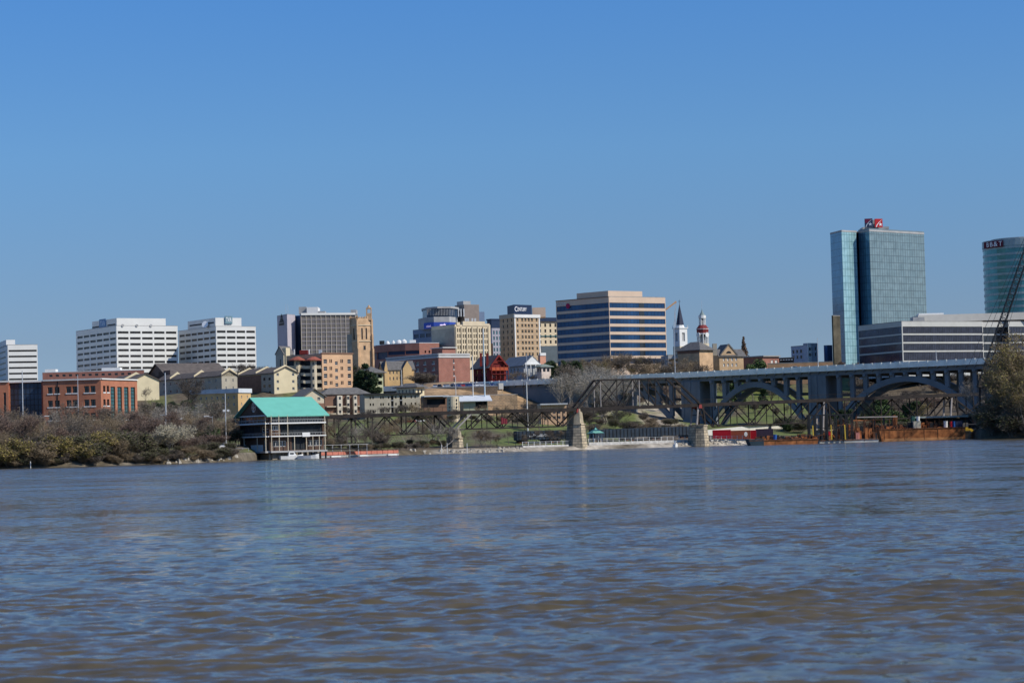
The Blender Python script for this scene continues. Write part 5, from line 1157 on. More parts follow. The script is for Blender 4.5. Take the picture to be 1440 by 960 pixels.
def stone_pier(px, ytop, ymid, w0, w1, wt, d=None, upper='stone'):
    s = ts(px); k = td(px) / 3200; zt = tz(px, ytop); zm = tz(px, ymid); yc = W2 / 2; mb = MB()
    def ringp(w, dpt): w *= k / 2; return [(s - w, yc - dpt), (s, yc - dpt - w * .7), (s + w, yc - dpt), (s + w, yc + dpt), (s, yc + dpt + w * .7), (s - w, yc + dpt)]
    mb.prism(ringp(w0, 2.7), -2, zm, 0, top=ringp(w1, 2.3)); pr = mb.build('pier', STONE, tb)
    mb = MB(); mb.prism(ringp(w1 + 1.2, 2.5), zm, zm + .35); mb.build('pier_ledge', STONE, pr)
    if upper == 'stone': mb = MB(); mb.prism([(q[0], q[1]) for q in ringp(w1 * .9, 1.9)], zm + .35, zt, top=ringp(wt, 1.7)); mb.build('upper_pier', mat('weathered_stone', (.36, .31, .22), var=.3, scale=.8, detail=8), pr)
    else:
        for sx in (-1, 1):
            for y in (.3, W2 - .3):
                mb = MB(); mb.bar((s + sx * 1.3, y, zm + .3), (s + sx * .7, y, zt), .45); mb.build('tower_leg', LITE if sx < 0 else IRON, pr)
        for f in (.05, .5, .95):
            z = zm + (zt - zm) * f; mb = MB(); mb.bar((s - 1.2, .3, z), (s + 1.2, .3, z), .2); mb.bar((s - 1.2, W2 - .3, z), (s + 1.2, W2 - .3, z), .2); mb.build('brace', IRON, pr)
        mb = MB(); mb.bar((s - 1.2, .3, zm + .4), (s + .8, .3, zt), .16); mb.bar((s + 1.2, .3, zm + .4), (s - .8, .3, zt), .16); mb.build('cross_brace', IRON, pr)
    return pr
stone_pier(642.5, 602, 616.5, 20, 15, 12); stone_pier(814, 574.5, 597, 26, 17, 12); stone_pier(986, 568, 598.5, 24, 17, 10, upper='steel'); stone_pier(1163, 561, 606, 20, 14, 10, upper='steel'); stone_pier(1343, 554, 586, 20, 14, 10, upper='steel')
for px in (813, 985): s = ts(px); mb = MB(); mb.prism([(s - .55, -.2), (s + .55, -.2), (s + .55, W2 + .2), (s - .55, W2 + .2)], dz(s) - 1.35, dz(s) - .3, top=[(s - .35, -.2), (s + .35, -.2), (s + .35, W2 + .2), (s - .35, W2 + .2)]); mb.build("bearing_shoe", mat("faded_red_lead", (.26, .05, .045), var=.2), tb)
# trestle bent at the left end
for px in (460, 500): 
    s = ts(px); mb = MB()
    for y in (.3, W2 - .3): mb.bar((s, y, 0), (s, y, dz(s) - 1), .35)
    mb.bar((s, .3, 3), (s, W2 - .3, dz(s) - 2), .2); mb.build('bent', IRON, tb)

# ---------------------------------------------------------------- quay, freight wagons, containers, gazebo
def quay(px0, px1, off, zt, label, m, th=.5):
    a = P(px0, 620, shore(px0) + off); c = P(px1, 620, shore(px1) + off); v = (c - a).to_2d(); L = v.length; r = thing('quay_wall', label, 'wall', (a.x, a.y, 0), math.atan2(v.y, v.x))
    mb = MB(); mb.box(0, L, 0, th, -.5, zt); mb.build('wall', m, r)
    n = int(L / 1.9); 
    mb = MB(); mb.box(0, L, .1, .16, zt + .95, zt + 1.02); mb.box(0, L, .1, .16, zt + .5, zt + .55); rl = mb.build('railing', STEEL, r)
    for i in range(min(n, 95)): mb = MB(); mb.box(L * i / n - .05, L * i / n + .05, .08, .2, zt, zt + 1.05); mb.build('railing_post', WHITE2, r)
    return r
PALEQ = mat('pale_quay_concrete', (.50, .49, .46), var=.3, scale=1.2, detail=8)
quay(735, 800, 4, 1.5, 'pale concrete quay wall with railing left of the tall tapered stone pier', PALEQ)
quay(828, 972, 5, 1.9, 'long pale quay wall with a white fence between the two tall stone piers', PALEQ)
quay(1000, 1052, 6, 1.7, 'pale quay wall in front of the red and brown containers', PALEQ)
def wagon(px, d, label, m=BLACK, cov=True):
    pp = P(px, 610, d); L = 14.2; r = thing('freight_wagon', label, 'freight wagon', (pp.x, pp.y, T(pp.x, pp.y) + .05), math.atan2(tx.y, tx.x), 'freight wagons standing along the quay')
    mb = MB(); mb.prism([(-L / 2, -1.45), (L / 2, -1.45), (L / 2, 1.45), (-L / 2, 1.45)], 1.05, 3.6); mb.build('body', m, r)
    mb = MB()
    for i in range(12): x = -L / 2 + L * (i + .5) / 12; mb.box(x - .07, x + .07, -1.58, -1.45, 1.05, 3.5)
    mb.build('side_ribs', BLACK, r)
    for sx in (-1, 1):
        for dx in (-.9, .9):
            mb = MB(); x = sx * (L / 2 - 2) + dx
            mb.tube((x, -.85, .5), (x, -.72, .5), .48, .48, 12); mb.tube((x, .72, .5), (x, .85, .5), .48, .48, 12); mb.bar((x, -.8, .5), (x, .8, .5), .15); mb.build('wheelset', RUSTD, r)
        mb = MB(); mb.box(sx * (L / 2 - 2) - 1.4, sx * (L / 2 - 2) + 1.4, -.95, .95, .55, 1.05); mb.build('bogie', BLACK, r)
        mb = MB(); mb.box(sx * L / 2 - .3, sx * L / 2 + .3, -.15, .15, .9, 1.15); mb.build('coupler', BLACK, r)
    return r
NB = mat('wagon_navy', (.02, .035, .055), rough=.6, var=.35, scale=.6)
wl = ['dark freight wagon with pale graffiti, leftmost in the train below the grassy bank', 'dark freight wagon directly left of the tall tapered stone pier', 'dark freight wagon just right of the gazebo', 'dark freight wagon midway between the gazebo and the steel-topped pier', 'dark freight wagon just left of the steel-topped stone pier']
for i, px in enumerate((757, 790, 862, 899, 940)):
    d = 655 + i * 5 + (px - 757) * .06; w_ = wagon(px, d, wl[i], NB)
    if i == 0:
        mb = MB(); random.seed(4)
        for k in range(16): x = -3.5 + k * .42; h = random.uniform(.3, .9); mb.face([(x, -1.6, 1.8 + random.uniform(0, .3)), (x + .3, -1.6, 1.8), (x + .36, -1.6, 1.9 + h), (x + .05, -1.6, 1.8 + h)])
        mb.build('graffiti', mat('pale_spray_paint', (.5, .52, .55)), w_)
def container(px0, px1, d, y0, y1, m, label, door=False, rz=0):
    a, c = P(px0, y1, d), P(px1, y1, d); L = c.x - a.x; r = thing('shipping_container', label, 'container', ((a.x + c.x) / 2, d, T((a.x + c.x) / 2, d)), rz, None)
    h = (y1 - y0) / 3200 * d; mb = MB(); mb.box(-L / 2, L / 2, 0, 2.4, .1, h); r['category'] = 'container'
    n = 22
    for i in range(n): x = -L / 2 + .2 + (L - .4) * i / n; mb.box(x, x + (L - .4) / n * .5, -.07, 0, .25, h - .15)
    mb.build('body', m, r)
    mb = MB()
    for x in (-L / 2, L / 2): mb.bar((x, -.05, 0), (x, -.05, h), .14)
    mb.bar((-L / 2, -.05, h - .05), (L / 2, -.05, h - .05), .14); mb.bar((-L / 2, -.05, .1), (L / 2, -.05, .1), .16); mb.build('frame', m, r); return r, h, L
container(1003, 1027.5, 668, 602, 614, REDM, 'bright red shipping container standing right of the steel-topped stone pier')
r, h, L = container(1028.5, 1055, 669, 601, 613, BROWNM, 'orange-brown shipping container with a white round mark beside the red container')
mb = MB(); mb.face([(L * .27 + .5 * math.cos(t), -.12, h * .55 + .7 * math.sin(t)) for t in [k * math.pi / 6 for k in range(12)]]); mb.build('white_mark', WHITE2, r)
container(1056, 1063, 671, 600.5, 613, REDM, 'narrow dull red container end between the brown and dark containers')
container(1064, 1087, 672, 599, 613, mat('plum_container_paint', (.07, .05, .08)), 'dark plum container behind the bow of the rusty barge')
pp = P(838, 620, 640); r = thing('gazebo', 'small gazebo with a teal hipped roof on thin white posts by the quay', 'gazebo', (pp.x, pp.y, T(pp.x, pp.y)), R(20)); h = Z(838, 609, 640) - r.location.z; h2 = Z(838, 602, 640) - r.location.z
for sx in (-1, 1):
    for sy in (-1, 1): mb = MB(); mb.tube((sx * 1.3, sy * 1.3, -.3), (sx * 1.3, sy * 1.3, h), .12, .12, 6); mb.build('post', WHITE2, r)
GT = mat('pale_teal_roof', (.16, .40, .34), var=.1)
mb = MB(); mb.prism([(-2, -2), (2, -2), (2, 2), (-2, 2)], h, h2 - .35, top=[(-.5, -.5), (.5, -.5), (.5, .5), (-.5, .5)]); mb.build('roof', GT, r); mb = MB(); mb.prism([(-.5, -.5), (.5, -.5), (.5, .5), (-.5, .5)], h2 - .33, h2 + .3, top=[(-.05, -.05), (.05, -.05), (.05, .05), (-.05, .05)]); mb.tube((0, 0, h2 + .3), (0, 0, h2 + 1.1), .05, .03, 5); mb.build('cupola', GT, r)
# concrete road ramp
a, c = P(1040, 604, 740), P(1125, 589, 860)
mb = MB(); pl = [(P(990, 606, 725), 2.2), (P(1050, 600, 745), 1.5), (P(1100, 596, 800), 1.2), (P(1125, 592, 850), 1.2)]
vs_ = []
for p, w in pl: vs_.append((p + Vector((-2, -4.5, .15)), p + Vector((2, 4.5, .35))))
for i in range(3): a0, a1 = vs_[i]; c0, c1 = vs_[i + 1]; mb.face([a0, c0, c1, a1]); mb.face([a0 - Vector((0, 0, 5)), c0 - Vector((0, 0, 5)), c0, a0])
tag(mb.build('riverside_path', mat('pale_path_concrete', (.55, .53, .47), var=.08)), kind='structure')

# ---------------------------------------------------------------- barges and their loads
def barge(px0, px1, ytop, d, label, m, bow=None, depth=8, rake=.05, rz=0, name='barge'):
    a, c = P(px0, ytop, d), P(px1, ytop, d); L = c.x - a.x; zt = a.z * .5 + c.z * .5; r = thing(name, label, 'barge', ((a.x + c.x) / 2, d, 0), rz); h = L / 2; k = L * rake
    mb = MB(); mb.prism([(-h + k, 0), (h - k * .4, 0), (h - k * .4, depth), (-h + k, depth)], -.8, zt, top=[(-h, 0), (h, 0), (h, depth), (-h, depth)]); mb.build('hull', m, r)
    mb = MB(); mb.box(-h, h, -.12, 0, zt - .25, zt - .02)
    for i in range(int(L / 5)): x = -h + 1.5 + i * 5 + (i * 7 % 3) * .6; mb.box(x - .07, x + .07, -.06, .0, .3, zt - .26)
    mb.build('rub_rail', RUSTD, r)
    for i in range(int(L / 6)): x = -h + 2 + i * 6; mb = MB(); mb.tube((x, .5, zt), (x, .5, zt + .45), .16, .16, 7); mb.build('bollard', BLACK, r)
    return r, zt
def debris(px0, px1, d, z, n, label, seed, hs=(.4, 1.4), ms=(RUST, RUSTD, BLACK), dd=6, name='scrap_heap'):
    random.seed(seed); a, c = P(px0, 600, d), P(px1, 600, d); r = thing(name, label, 'scrap', ((a.x + c.x) / 2, d + 1, z)); L = c.x - a.x
    for g, m in enumerate(ms):
        mb = MB()
        for i in range(n // len(ms)):
            x = random.uniform(-L / 2, L / 2); y = random.uniform(0, dd); h = random.uniform(*hs) * random.random() ** .6 + .1; w = random.uniform(.15, 1.2)
            if random.random() < .45: mb.bar((x, y, random.uniform(0, h)), (x + random.uniform(-2.5, 2.5), y + random.uniform(-1, 1), random.uniform(0, h)), random.uniform(.08, .22))
            else: mb.prism([(x, y), (x + w, y - .1), (x + w, y + w), (x - .05, y + w)], 0, h, top=[(x + .1, y), (x + w, y), (x + w * .9, y + w * .8), (x, y + w)])
        mb.build(['rusty_beams', 'dark_parts', 'mixed_parts'][g % 3], m, r)
    return r
DKB = mat('dark_teal_hull', (.03, .055, .07), var=.2)
r, z1b = barge(1053, 1151, 617.5, 604, 'low rusty deck barge with a dark teal bow, nearest the containers', RUST, depth=9)
mb = MB(); h = 98 / 3200 * 604 / 2; mb.prism([(-h - .05 + .9, -.1), (-h + 4, -.1), (-h + 4, 9.1), (-h - .05 + .9, 9.1)], -.8, z1b + .25, top=[(-h - .1, -.1), (-h + 4, -.1), (-h + 4, 9.1), (-h - .1, 9.1)]); mb.build('bow', DKB, r)
debris(1070, 1150, 605, z1b, 150, 'jumble of rusty beams and parts piled on the low barge', 1)
r, z2b = barge(1150, 1236, 617.5, 622, 'low grey-white work barge between the two rusty barges', mat('grey_white_hull', (.5, .5, .47), var=.25), depth=9)
debris(1152, 1232, 624, z2b, 170, 'rusty machinery and beams spread over the grey-white barge', 2, hs=(.5, 3.6))
r3, z3b = barge(1236, 1358, 601.5, 640, 'tall-sided rusty orange barge loaded with work gear near the right bank', RUST, depth=11, rake=.035)
debris(1242, 1275, 641, z3b, 60, 'heap of rusty chains and beams on the left end of the tall rusty barge', 3, hs=(.4, 1.3)); debris(1295, 1345, 643, z3b, 150, 'dark red clutter of machinery under the canopy on the tall barge', 5, hs=(.8, 2.4))
def onbarge(px, w, h, d, z, m, label, name, cat, cyl=False, dz_=0):
    pp = P(px, 600, d); r = thing(name, label, cat, (pp.x, pp.y, z)); k = d / 3200; w *= k; h *= k; mb = MB()
    if cyl:
        mb.tube((0, 0, 0), (0, 0, h), w / 2, w / 2, 16); mb.build('body', m, r); mb = MB()
        for f in (.02, .33, .66, .96): mb.tube((0, 0, h * f), (0, 0, h * f + .06), w / 2 + .04, w / 2 + .04, 16)
        mb.build('hoops', m, r)
    else:
        mb.box(-w / 2, w / 2, 0, 2.2, 0, h); mb.build('body', m, r); mb = MB(); mb.box(-w / 2 - .05, w / 2 + .05, -.05, 2.25, h, h + .08); mb.build('lid', m, r)
        mb = MB(); mb.box(-w * .12, w * .2, -.05, 0, .1, h * .8); mb.build('door', m, r)
    return r
onbarge(1290, 10, 9.5, 640.5, z3b, mat('cream_panel', (.52, .49, .38)), 'cream equipment box standing on the front edge of the tall rusty barge', 'equipment_box', 'box')
onbarge(1281, 6, 8, 642, z3b, BLACK, 'black box left of the cream equipment box on the barge', 'equipment_box', 'box'); onbarge(1349, 10, 8.5, 641, z3b, mat('navy_box', (.02, .03, .07)), 'navy box at the right end of the tall rusty barge', 'equipment_box', 'box')
onbarge(1330, 5.5, 9, 641, z3b, WHITE2, 'white drum tank on the tall rusty barge under the canopy', 'storage_tank', 'tank', True); onbarge(1337.5, 3, 8, 641, z3b, REDM, 'red drum beside the white tank on the barge', 'drum', 'drum', True); onbarge(1341.5, 3.5, 8.5, 641, z3b, BLUEM, 'blue drum beside the navy box on the barge', 'drum', 'drum', True)
onbarge(1089.5, 5, 7, 606, z1b, BLUEM, 'bright blue drum standing on the low rusty barge', 'drum', 'drum', True); onbarge(1165.5, 5, 5, 624, z2b + 1.2, REDM, 'bright red fuel tank among the piles on the work barge', 'fuel_tank', 'tank'); onbarge(1206, 5, 9, 624, z2b, mat('faded_pink', (.5, .2, .16)), 'faded pink-red winch housing on the work barge', 'winch', 'machine')
onbarge(1285, 4, 10, 645, z3b + 1.3, mat('green_cab', (.04, .12, .09)), 'dark green operator cab with white frame behind the cream box', 'operator_cab', 'machine'); onbarge(1291.5, 4.5, 8, 644, z3b + 1.7, WHITE2, 'white tank standing behind the cream equipment box', 'storage_tank', 'tank', True)
h = 122 / 3200 * 640 / 2; mb = MB(); mb.box(-h + 1.2, h - .8, -.03, .0, -.2, .75); mb.build('waterline_band', mat('pale_rust', (.50, .24, .10), var=.25, scale=.6), r3)
# canopy work platform
pa, pc = P(1284, 587, 646), P(1372, 585, 650); r = thing('canopy', 'long dark work canopy with a pale green edge over the tall rusty barge', 'canopy', (pa.x, 646, z3b)); L = pc.x - pa.x; hz = pa.z - z3b
mb = MB(); mb.box(0, L, 0, 7, hz - .25, hz); mb.build('roof', BLACK, r); mb = MB(); mb.box(0, L, -.1, 0, hz - .2, hz + .25); mb.build('edge', mat('pale_green_edge', (.33, .40, .36), var=.2), r)
for i in range(6): mb = MB(); mb.bar((L * i / 5, .2, 0), (L * i / 5, .2, hz), .16); mb.build('post', RUSTD, r)
mb = MB(); mb.box(L * .05, L, 5.5, 6, hz - 1.8, hz - .3); mb.build('back_screen', DKB, r)
# yellow excavator
debris(1180, 1262, 650, 2.2, 160, 'tall rusty clutter of beams and winches behind the barges', 9, hs=(1, 5.5), dd=5)
pp = P(1353, 610, 652); r = thing('excavator', 'yellow excavator working under the right end of the canopy', 'excavator', (pp.x, pp.y, 1.4))
for y in (0, 2.2): mb = MB(); mb.prism([(-2, y), (2.2, y), (2.2, y + .6), (-2, y + .6)], 0, .9); mb.build('track', BLACK, r)
mb = MB(); mb.box(-1.8, 2.3, .1, 2.7, .95, 2.1); mb.build('engine_body', YELM, r); mb = MB(); mb.box(-1.6, -.1, .1, 1.3, 2.1, 3.5); mb.build('cab', YELM, r); mb = MB(); mb.box(-1.45, -.25, .04, .1, 2.3, 3.3); mb.build('cab_window', GLASS, r)
mb = MB(); mb.bar((-1.2, 1.7, 2), (-3.6, 1.7, 3.9), .4, .6); mb.bar((-3.6, 1.7, 3.9), (-5.2, 1.7, 1.6), .35, .45); mb.prism([(-5.7, 1.3), (-4.8, 1.3), (-4.8, 2.1), (-5.7, 2.1)], .9, 1.7); mb.build('arm', YELM, r)
mb = MB(); mb.bar((2.2, .3, 1.5), (3.4, .3, .6), .5, .7); mb.build('counterweight', YELM, r)
# steel pile frame
pa, pc = P(1136, 584, 618), P(1200, 582, 618); r = thing('pile_frame', 'black steel pile-driving frame of upright legs standing on the work barge', 'frame', (pa.x, 618, z2b)); L = pc.x - pa.x; hz = pa.z - z2b
for f in (.03, .16, .3, .42, .62, .74, .86, .98):
    for y in (0, 3): mb = MB(); mb.bar((L * f, y, 0), (L * f, y, hz), .42 if f < .5 else .3); mb.build('leg', BLACK, r)
for y in (0, 3): mb = MB(); mb.bar((0, y, hz), (L, y, hz), .35); mb.bar((0, y, hz * .5), (L, y, hz * .45), .16); mb.build('beam', BLACK, r)
for f in (.1, .5, .8): mb = MB(); mb.bar((L * f, -.05, hz * .6), (L * f + .1, -.05, 0), .3); mb.build('yellow_pile', YELM, r)
for (x0, x1, yy, m, lb) in ((1198, 1240, 591, RUST, 'long rusty walkway beam across the top of the work barge gear'), (1205, 1262, 586.5, LITE, 'thin pale gangway spanning between the barges')):
    pa = P(x0, yy, 632); pc = P(x1, yy - 1, 634); r = thing('gangway', lb, 'gangway', (pa.x, pa.y, pa.z)); mb = MB(); mb.bar((0, 0, 0), pc - pa, .35, .3); mb.build('beam', m, r)
    for i in range(6): q = (pc - pa) * (i / 5); mb = MB(); mb.bar(q, q + Vector((0, 0, .9)), .07); mb.bar(q + Vector((0, .2, 0)), q + Vector((0, .2, -(pa.z - 1.5))), .14); mb.build('post', RUSTD, r)
# crane
cb_ = P(1380, 590, 640); pt = P(1462, 300, 640); cb2 = P(1378, 545, 640); r = thing('crane', 'black lattice-boom crane leaning up out of the trees at the right edge', 'crane', (cb_.x, cb_.y, 3))
o = Vector(r.location); a, c = cb2 - o, pt - o; ax_ = (c - a).normalized(); sd = Vector((ax_.z, 0, -ax_.x)) * .8; dp_ = Vector((0, .8, 0)); mb = MB()
co_ = [sd + dp_, sd - dp_, -sd - dp_, -sd + dp_]
for v in co_: mb.bar(a + v, c + v, .2)
n = 30
for i in range(n):
    p, q = a + (c - a) * i / n, a + (c - a) * (i + 1) / n
    for j in range(4): v, w = co_[j], co_[(j + 1) % 4]; mb.bar(p + v, q + w, .11); mb.bar(p + v, p + w, .11)
mb.build('boom', BLACK, r)
for dx in (-3.2, -5, 2.4): mb = MB(); mb.bar(a + Vector((dx * 1.2, 0, 0)), c + Vector((dx * .25, 0, 0)), .09); mb.build('cable', BLACK, r)
mb = MB(); mb.box(-2.5, 3, 0, 3.5, 1.3, 3.6); mb.build('machine_house', REDP, r); mb = MB(); mb.box(-3.4, -2.5, .2, 1.8, 1.3, 3.8); mb.build('cab', GLASS, r)
for y in (-.3, 3): mb = MB(); mb.box(-3, 3.2, y, y + .8, 0, 1.1); mb.build('track', BLACK, r)
mb = MB(); mb.bar((0, 1.7, 3.5), a, .4); mb.build('boom_foot', BLACK, r)
for i, (px, yb, L) in enumerate(((621, 638, 2.2), (629, 638, 2.6), (657, 637, 2.4), (43, 658, 1.2))):
    pp = P(px, yb, shore(px) - 1.5); r = thing('mooring_post', ['white mooring post in the water left of the low stone pier', 'second white mooring post left of the low stone pier, nearer the pier', 'pale mooring post just right of the low stone pier', 'short white marker post in the water below the left thicket'][i], 'post', (pp.x, pp.y, -1)); mb = MB(); mb.tube((0, 0, 0), (0, 0, 1 + L), .09, .08, 7); mb.build('post', WHITE2, r); mb = MB(); mb.tube((0, 0, 1 + L), (0, 0, 1.15 + L), .12, .03, 7); mb.build('cap', WHITE2, r)

# ---------------------------------------------------------------- masts and lamp posts
def pole(px, ytop, d, label, arm=None, r0=.16, cat='lamp post', name='street_lamp', m=STEEL, zb=None, ybase=None, armpx=6, lat=False):
    pp = P(px, ytop + 20, d); z = T(pp.x, pp.y) if zb is None else zb; r = thing(name, label, cat, (pp.x, pp.y, z - .3)); h = Z(px, ytop, d) - z + .3
    mb = MB(); mb.tube((0, 0, 0), (0, 0, h), r0, r0 * .6, 7); mb.build('pole', m, r); mb = MB(); mb.tube((0, 0, 0), (0, 0, .5), r0 * 1.8, r0 * 1.5, 8); mb.build('base', m, r); k = d / 3200
    if arm == 'street': mb = MB(); L = armpx * k; mb.bar((0, 0, h - .3), (L, 0, h), .1); mb.build('arm', m, r); mb = MB(); s_ = 1 if L > 0 else -1; mb.box(min(L, L + s_ * 1.1), max(L, L + s_ * 1.1), -.2, .2, h - .08, h + .12); mb.build('lamp_head', WHITE2, r)
    if arm == 'cross': 
        mb = MB(); mb.bar((-1.4, 0, h * .42), (1.4, 0, h * .42), .18); mb.build('crossarm', m, r); mb = MB(); mb.tube((-.3, -.2, h * .22), (-.3, -.2, h * .32), .28, .28, 8); mb.build('transformer', WHITE2, r)
    if arm == 'flood':
        for i, x in enumerate((-.8, -.3, .3, .8)): mb = MB(); mb.box(x - .2, x + .2, -.3, .1, h - .4, h + .1); mb.build('floodlight', WHITE2, r)
    if arm == 'mid': 
        for i in range(3): mb = MB(); a_ = i * 2.1; mb.box(.6 * math.cos(a_) - .25, .6 * math.cos(a_) + .25, .6 * math.sin(a_) - .2, .6 * math.sin(a_) + .2, h * .66, h * .66 + .5); mb.build('lamp_head', WHITE2, r)
    if lat:
        for i in range(14): mb = MB(); z_ = h * i / 14; mb.bar((-.9, 0, z_), (-.1, 0, z_ + h / 28), .09); mb.bar((-.1, 0, z_ + h / 28), (-.9, 0, z_ + h / 14), .09); mb.build('lattice_brace', IRON, r)
        mb = MB(); mb.tube((-.9, 0, 0), (-.9, 0, h), .08, .08, 5); mb.build('lattice_leg', IRON, r)
    return r
pole(232.5, 524, 545, 'tall grey utility pole with a crossarm above the blossoming tree', 'cross', .2, 'utility pole', 'utility_pole')
pole(317, 553, 535, 'tall thin pole with white lamp cluster left of the boathouse', 'mid', .15)
pole(31.5, 521, 560, 'tall pale mast rising in front of the dark glass link on the far left', None, .16, 'pole', 'mast')
pole(109.5, 527, 575, 'thin pale pole in front of the orange brick office', None, .12, 'pole', 'mast')
pole(210, 613, 520, 'curved-arm street lamp in the left thicket pointing left', 'street', .08, armpx=-14); pole(238, 589, 540, 'curved-arm street lamp beside the utility pole pointing right', 'street', .08, armpx=12)
pole(299, 585, 525, 'street lamp left of the boathouse with its head pointing left', 'street', .08, armpx=-5); pole(58, 585, 560, 'small street lamp in the thicket left of the orange brick office', 'street', .08, armpx=5)
pole(565, 520, 840, 'white pole rising over the cream apartment building', None, .16, 'pole', 'mast', WHITE2); pole(641, 529, 850, 'short white pole above the stone retaining wall', None, .14, 'pole', 'mast', WHITE2)
pole(664.5, 500, 800, 'tall white mast left of the red Victorian house', None, .2, 'mast', 'mast', WHITE2); pole(680, 462, 800, 'tallest blue-white mast right in front of the red Victorian house', None, .3, 'mast', 'mast', mat('blue_white_paint', (.5, .6, .66), var=.05))
pole(741, 537, 700, 'white mast with a dark lattice ladder rising from the grassy bank', None, .22, 'mast', 'mast', WHITE2, lat=True)
for px, yt, c in ((948, 452, 'tall thin pole on the bridge left of the white steeple'), (1150, 475, 'white lamp pole on the bridge right of the blue-grey apartments'), (1317, 492, 'thin lamp pole on the bridge in front of the low office'), (741, 497, 'short lamp pole at the left end of the bridge approach')):
    s = sp(px); z = top(s) - 1.1; x, y, _ = hbw(s, 1.0, 0); rr_ = pole(px, yt, y, c, None, .13, 'lamp post', 'street_lamp', zb=z)
b = Bld('riverside_building', 'small tan riverside building with two rows of windows seen under the trestle', 'building', None, 569, rect=(761, 760, 756, 797, 10), wall=mat('tan_render', (.50, .33, .21), var=.15), roof=ROOFW, dep=.4, zb=5)
for y in (578, 585.5): b.row(1, 5, y, y + 3.6, .05, .98, .6, glass=mat('pale_blinds', (.6, .56, .48)), frame=(2, 1, BLACK, .15))
b.finish(); b.plate('canopy', ROOFW, 1, -.05, 1.02, 567.6, 569.4, 1.6, 2)
s = ts(708); pp = (t2.x + tx.x * s, t2.y + tx.y * s, dz(s) - 3); r = thing('banner', 'dark red cloth banner hanging on the trestle over the grassy bank', 'banner', pp, math.atan2(tx.y, tx.x)); mb = MB()
for i in range(6): a, c = i * .3 - .9, i * .3 - .6; mb.face([(a, -.3 - .1 * (i % 2), -.9), (c, -.3 - .1 * ((i + 1) % 2), -.9), (c, -.3 - .1 * ((i + 1) % 2), .9 - i * .1), (a, -.3 - .1 * (i % 2), 1 - i * .1)])
mb.build('cloth', mat('dull_red_cloth', (.15, .02, .03)), r); mb = MB(); mb.bar((-1, -.3, 1), (1, -.3, .8), .08); mb.build('rod', BLACK, r)
# construction crane far off behind the striped office
pp = P(949, 440, 1400); z = T(pp.x, pp.y); r = thing('tower_crane', 'distant faint orange tower crane arm right of the striped office', 'crane', (pp.x, pp.y, z)); h = pp.z - z
mb = MB(); mb.bar((0, 0, 0), (0, 0, h), .7); mb.build('mast', STEEL, r); mb = MB(); q0, q1 = P(934, 437, 1400) - pp, P(951, 424, 1400) - pp; mb.bar((q0.x, 0, h + q0.z), (q1.x, 0, h + q1.z), 1.0); mb.build('jib', mat('faded_orange', (.6, .35, .18)), r); mb = MB(); mb.bar((q1.x, 0, h + q1.z), (0, 0, h), .5); mb.build('tie', STEEL, r)

# ---------------------------------------------------------------- vegetation
TW = mat('twigs', (.165, .135, .105), var=.3, scale=.5); TWD = mat('dark_twigs', (.085, .072, .06), var=.3, scale=.5); TWP = mat('pale_twigs', (.30, .27, .225), var=.25, scale=.5)
TWR = mat('reddish_twigs', (.165, .115, .09), var=.3, scale=.5); TWO = mat('tan_twigs', (.23, .175, .11), var=.3, scale=.5)
LFY = mat('yellow_green_leaves', (.17, .16, .03), var=.4, scale=.6, rgb2=(.26, .20, .06)); LFO = mat('olive_buds', (.23, .20, .06), var=.35, scale=.3)
LFD = mat('dark_evergreen_leaves', (.022, .042, .018), var=.5, scale=.5, rgb2=(.04, .065, .025)); LFG = mat('mid_green_leaves', (.06, .095, .03), var=.4, scale=.5); LFB = mat('cream_blossom', (.46, .41, .28), var=.3, scale=.6)
LFR = mat('russet_needles', (.20, .13, .085), var=.3, scale=.5)
class FM:
    def __init__(s): s.v = []; s.f = []
    def tube(s, p, q, r0, r1, n=3):
        d = (q - p); L = d.length
        if L < 1e-5: return
        d /= L; up = Vector((.3, .2, 1)) if abs(d.z) < .9 else Vector((1, .1, 0)); a = d.cross(up).normalized(); b = a.cross(d); i = len(s.v)
        for c, r in ((p, r0), (q, r1)):
            for k in range(n): t = 6.2832 * k / n; w = c + (a * math.cos(t) + b * math.sin(t)) * r; s.v.append((w.x, w.y, w.z))
        for k in range(n): j = (k + 1) % n; s.f.append((i + k, i + j, i + n + j, i + n + k))
    def blade(s, p, q, w):
        d = q - p; a = Vector((random.uniform(-1, 1), random.uniform(-1, 1), random.uniform(-1, 1))).cross(d)
        if a.length < 1e-6: return
        a = a.normalized() * w; i = len(s.v); 
        for c in (p - a, p + a, q): s.v.append((c.x, c.y, c.z))
        s.f.append((i, i + 1, i + 2))
    def leaf(s, p, sz):
        a = Vector((random.gauss(0, 1), random.gauss(0, 1), random.gauss(0, .6))).normalized() * sz; b = a.cross(Vector((random.gauss(0, 1), random.gauss(0, 1), random.gauss(0, 1)))).normalized() * sz * .7; i = len(s.v)
        for c in (p - a, p - b * .6, p + a, p + b): s.v.append((c.x, c.y, c.z))
        s.f.append((i, i + 1, i + 2, i + 3))
    def mesh(s, name, m):
        me = bpy.data.meshes.new(name); me.from_pydata(s.v, [], s.f); me.materials.append(m); return me
def rv(d, sp):
    return (d + Vector((random.gauss(0, sp), random.gauss(0, sp), random.gauss(0, sp * .7)))).normalized()
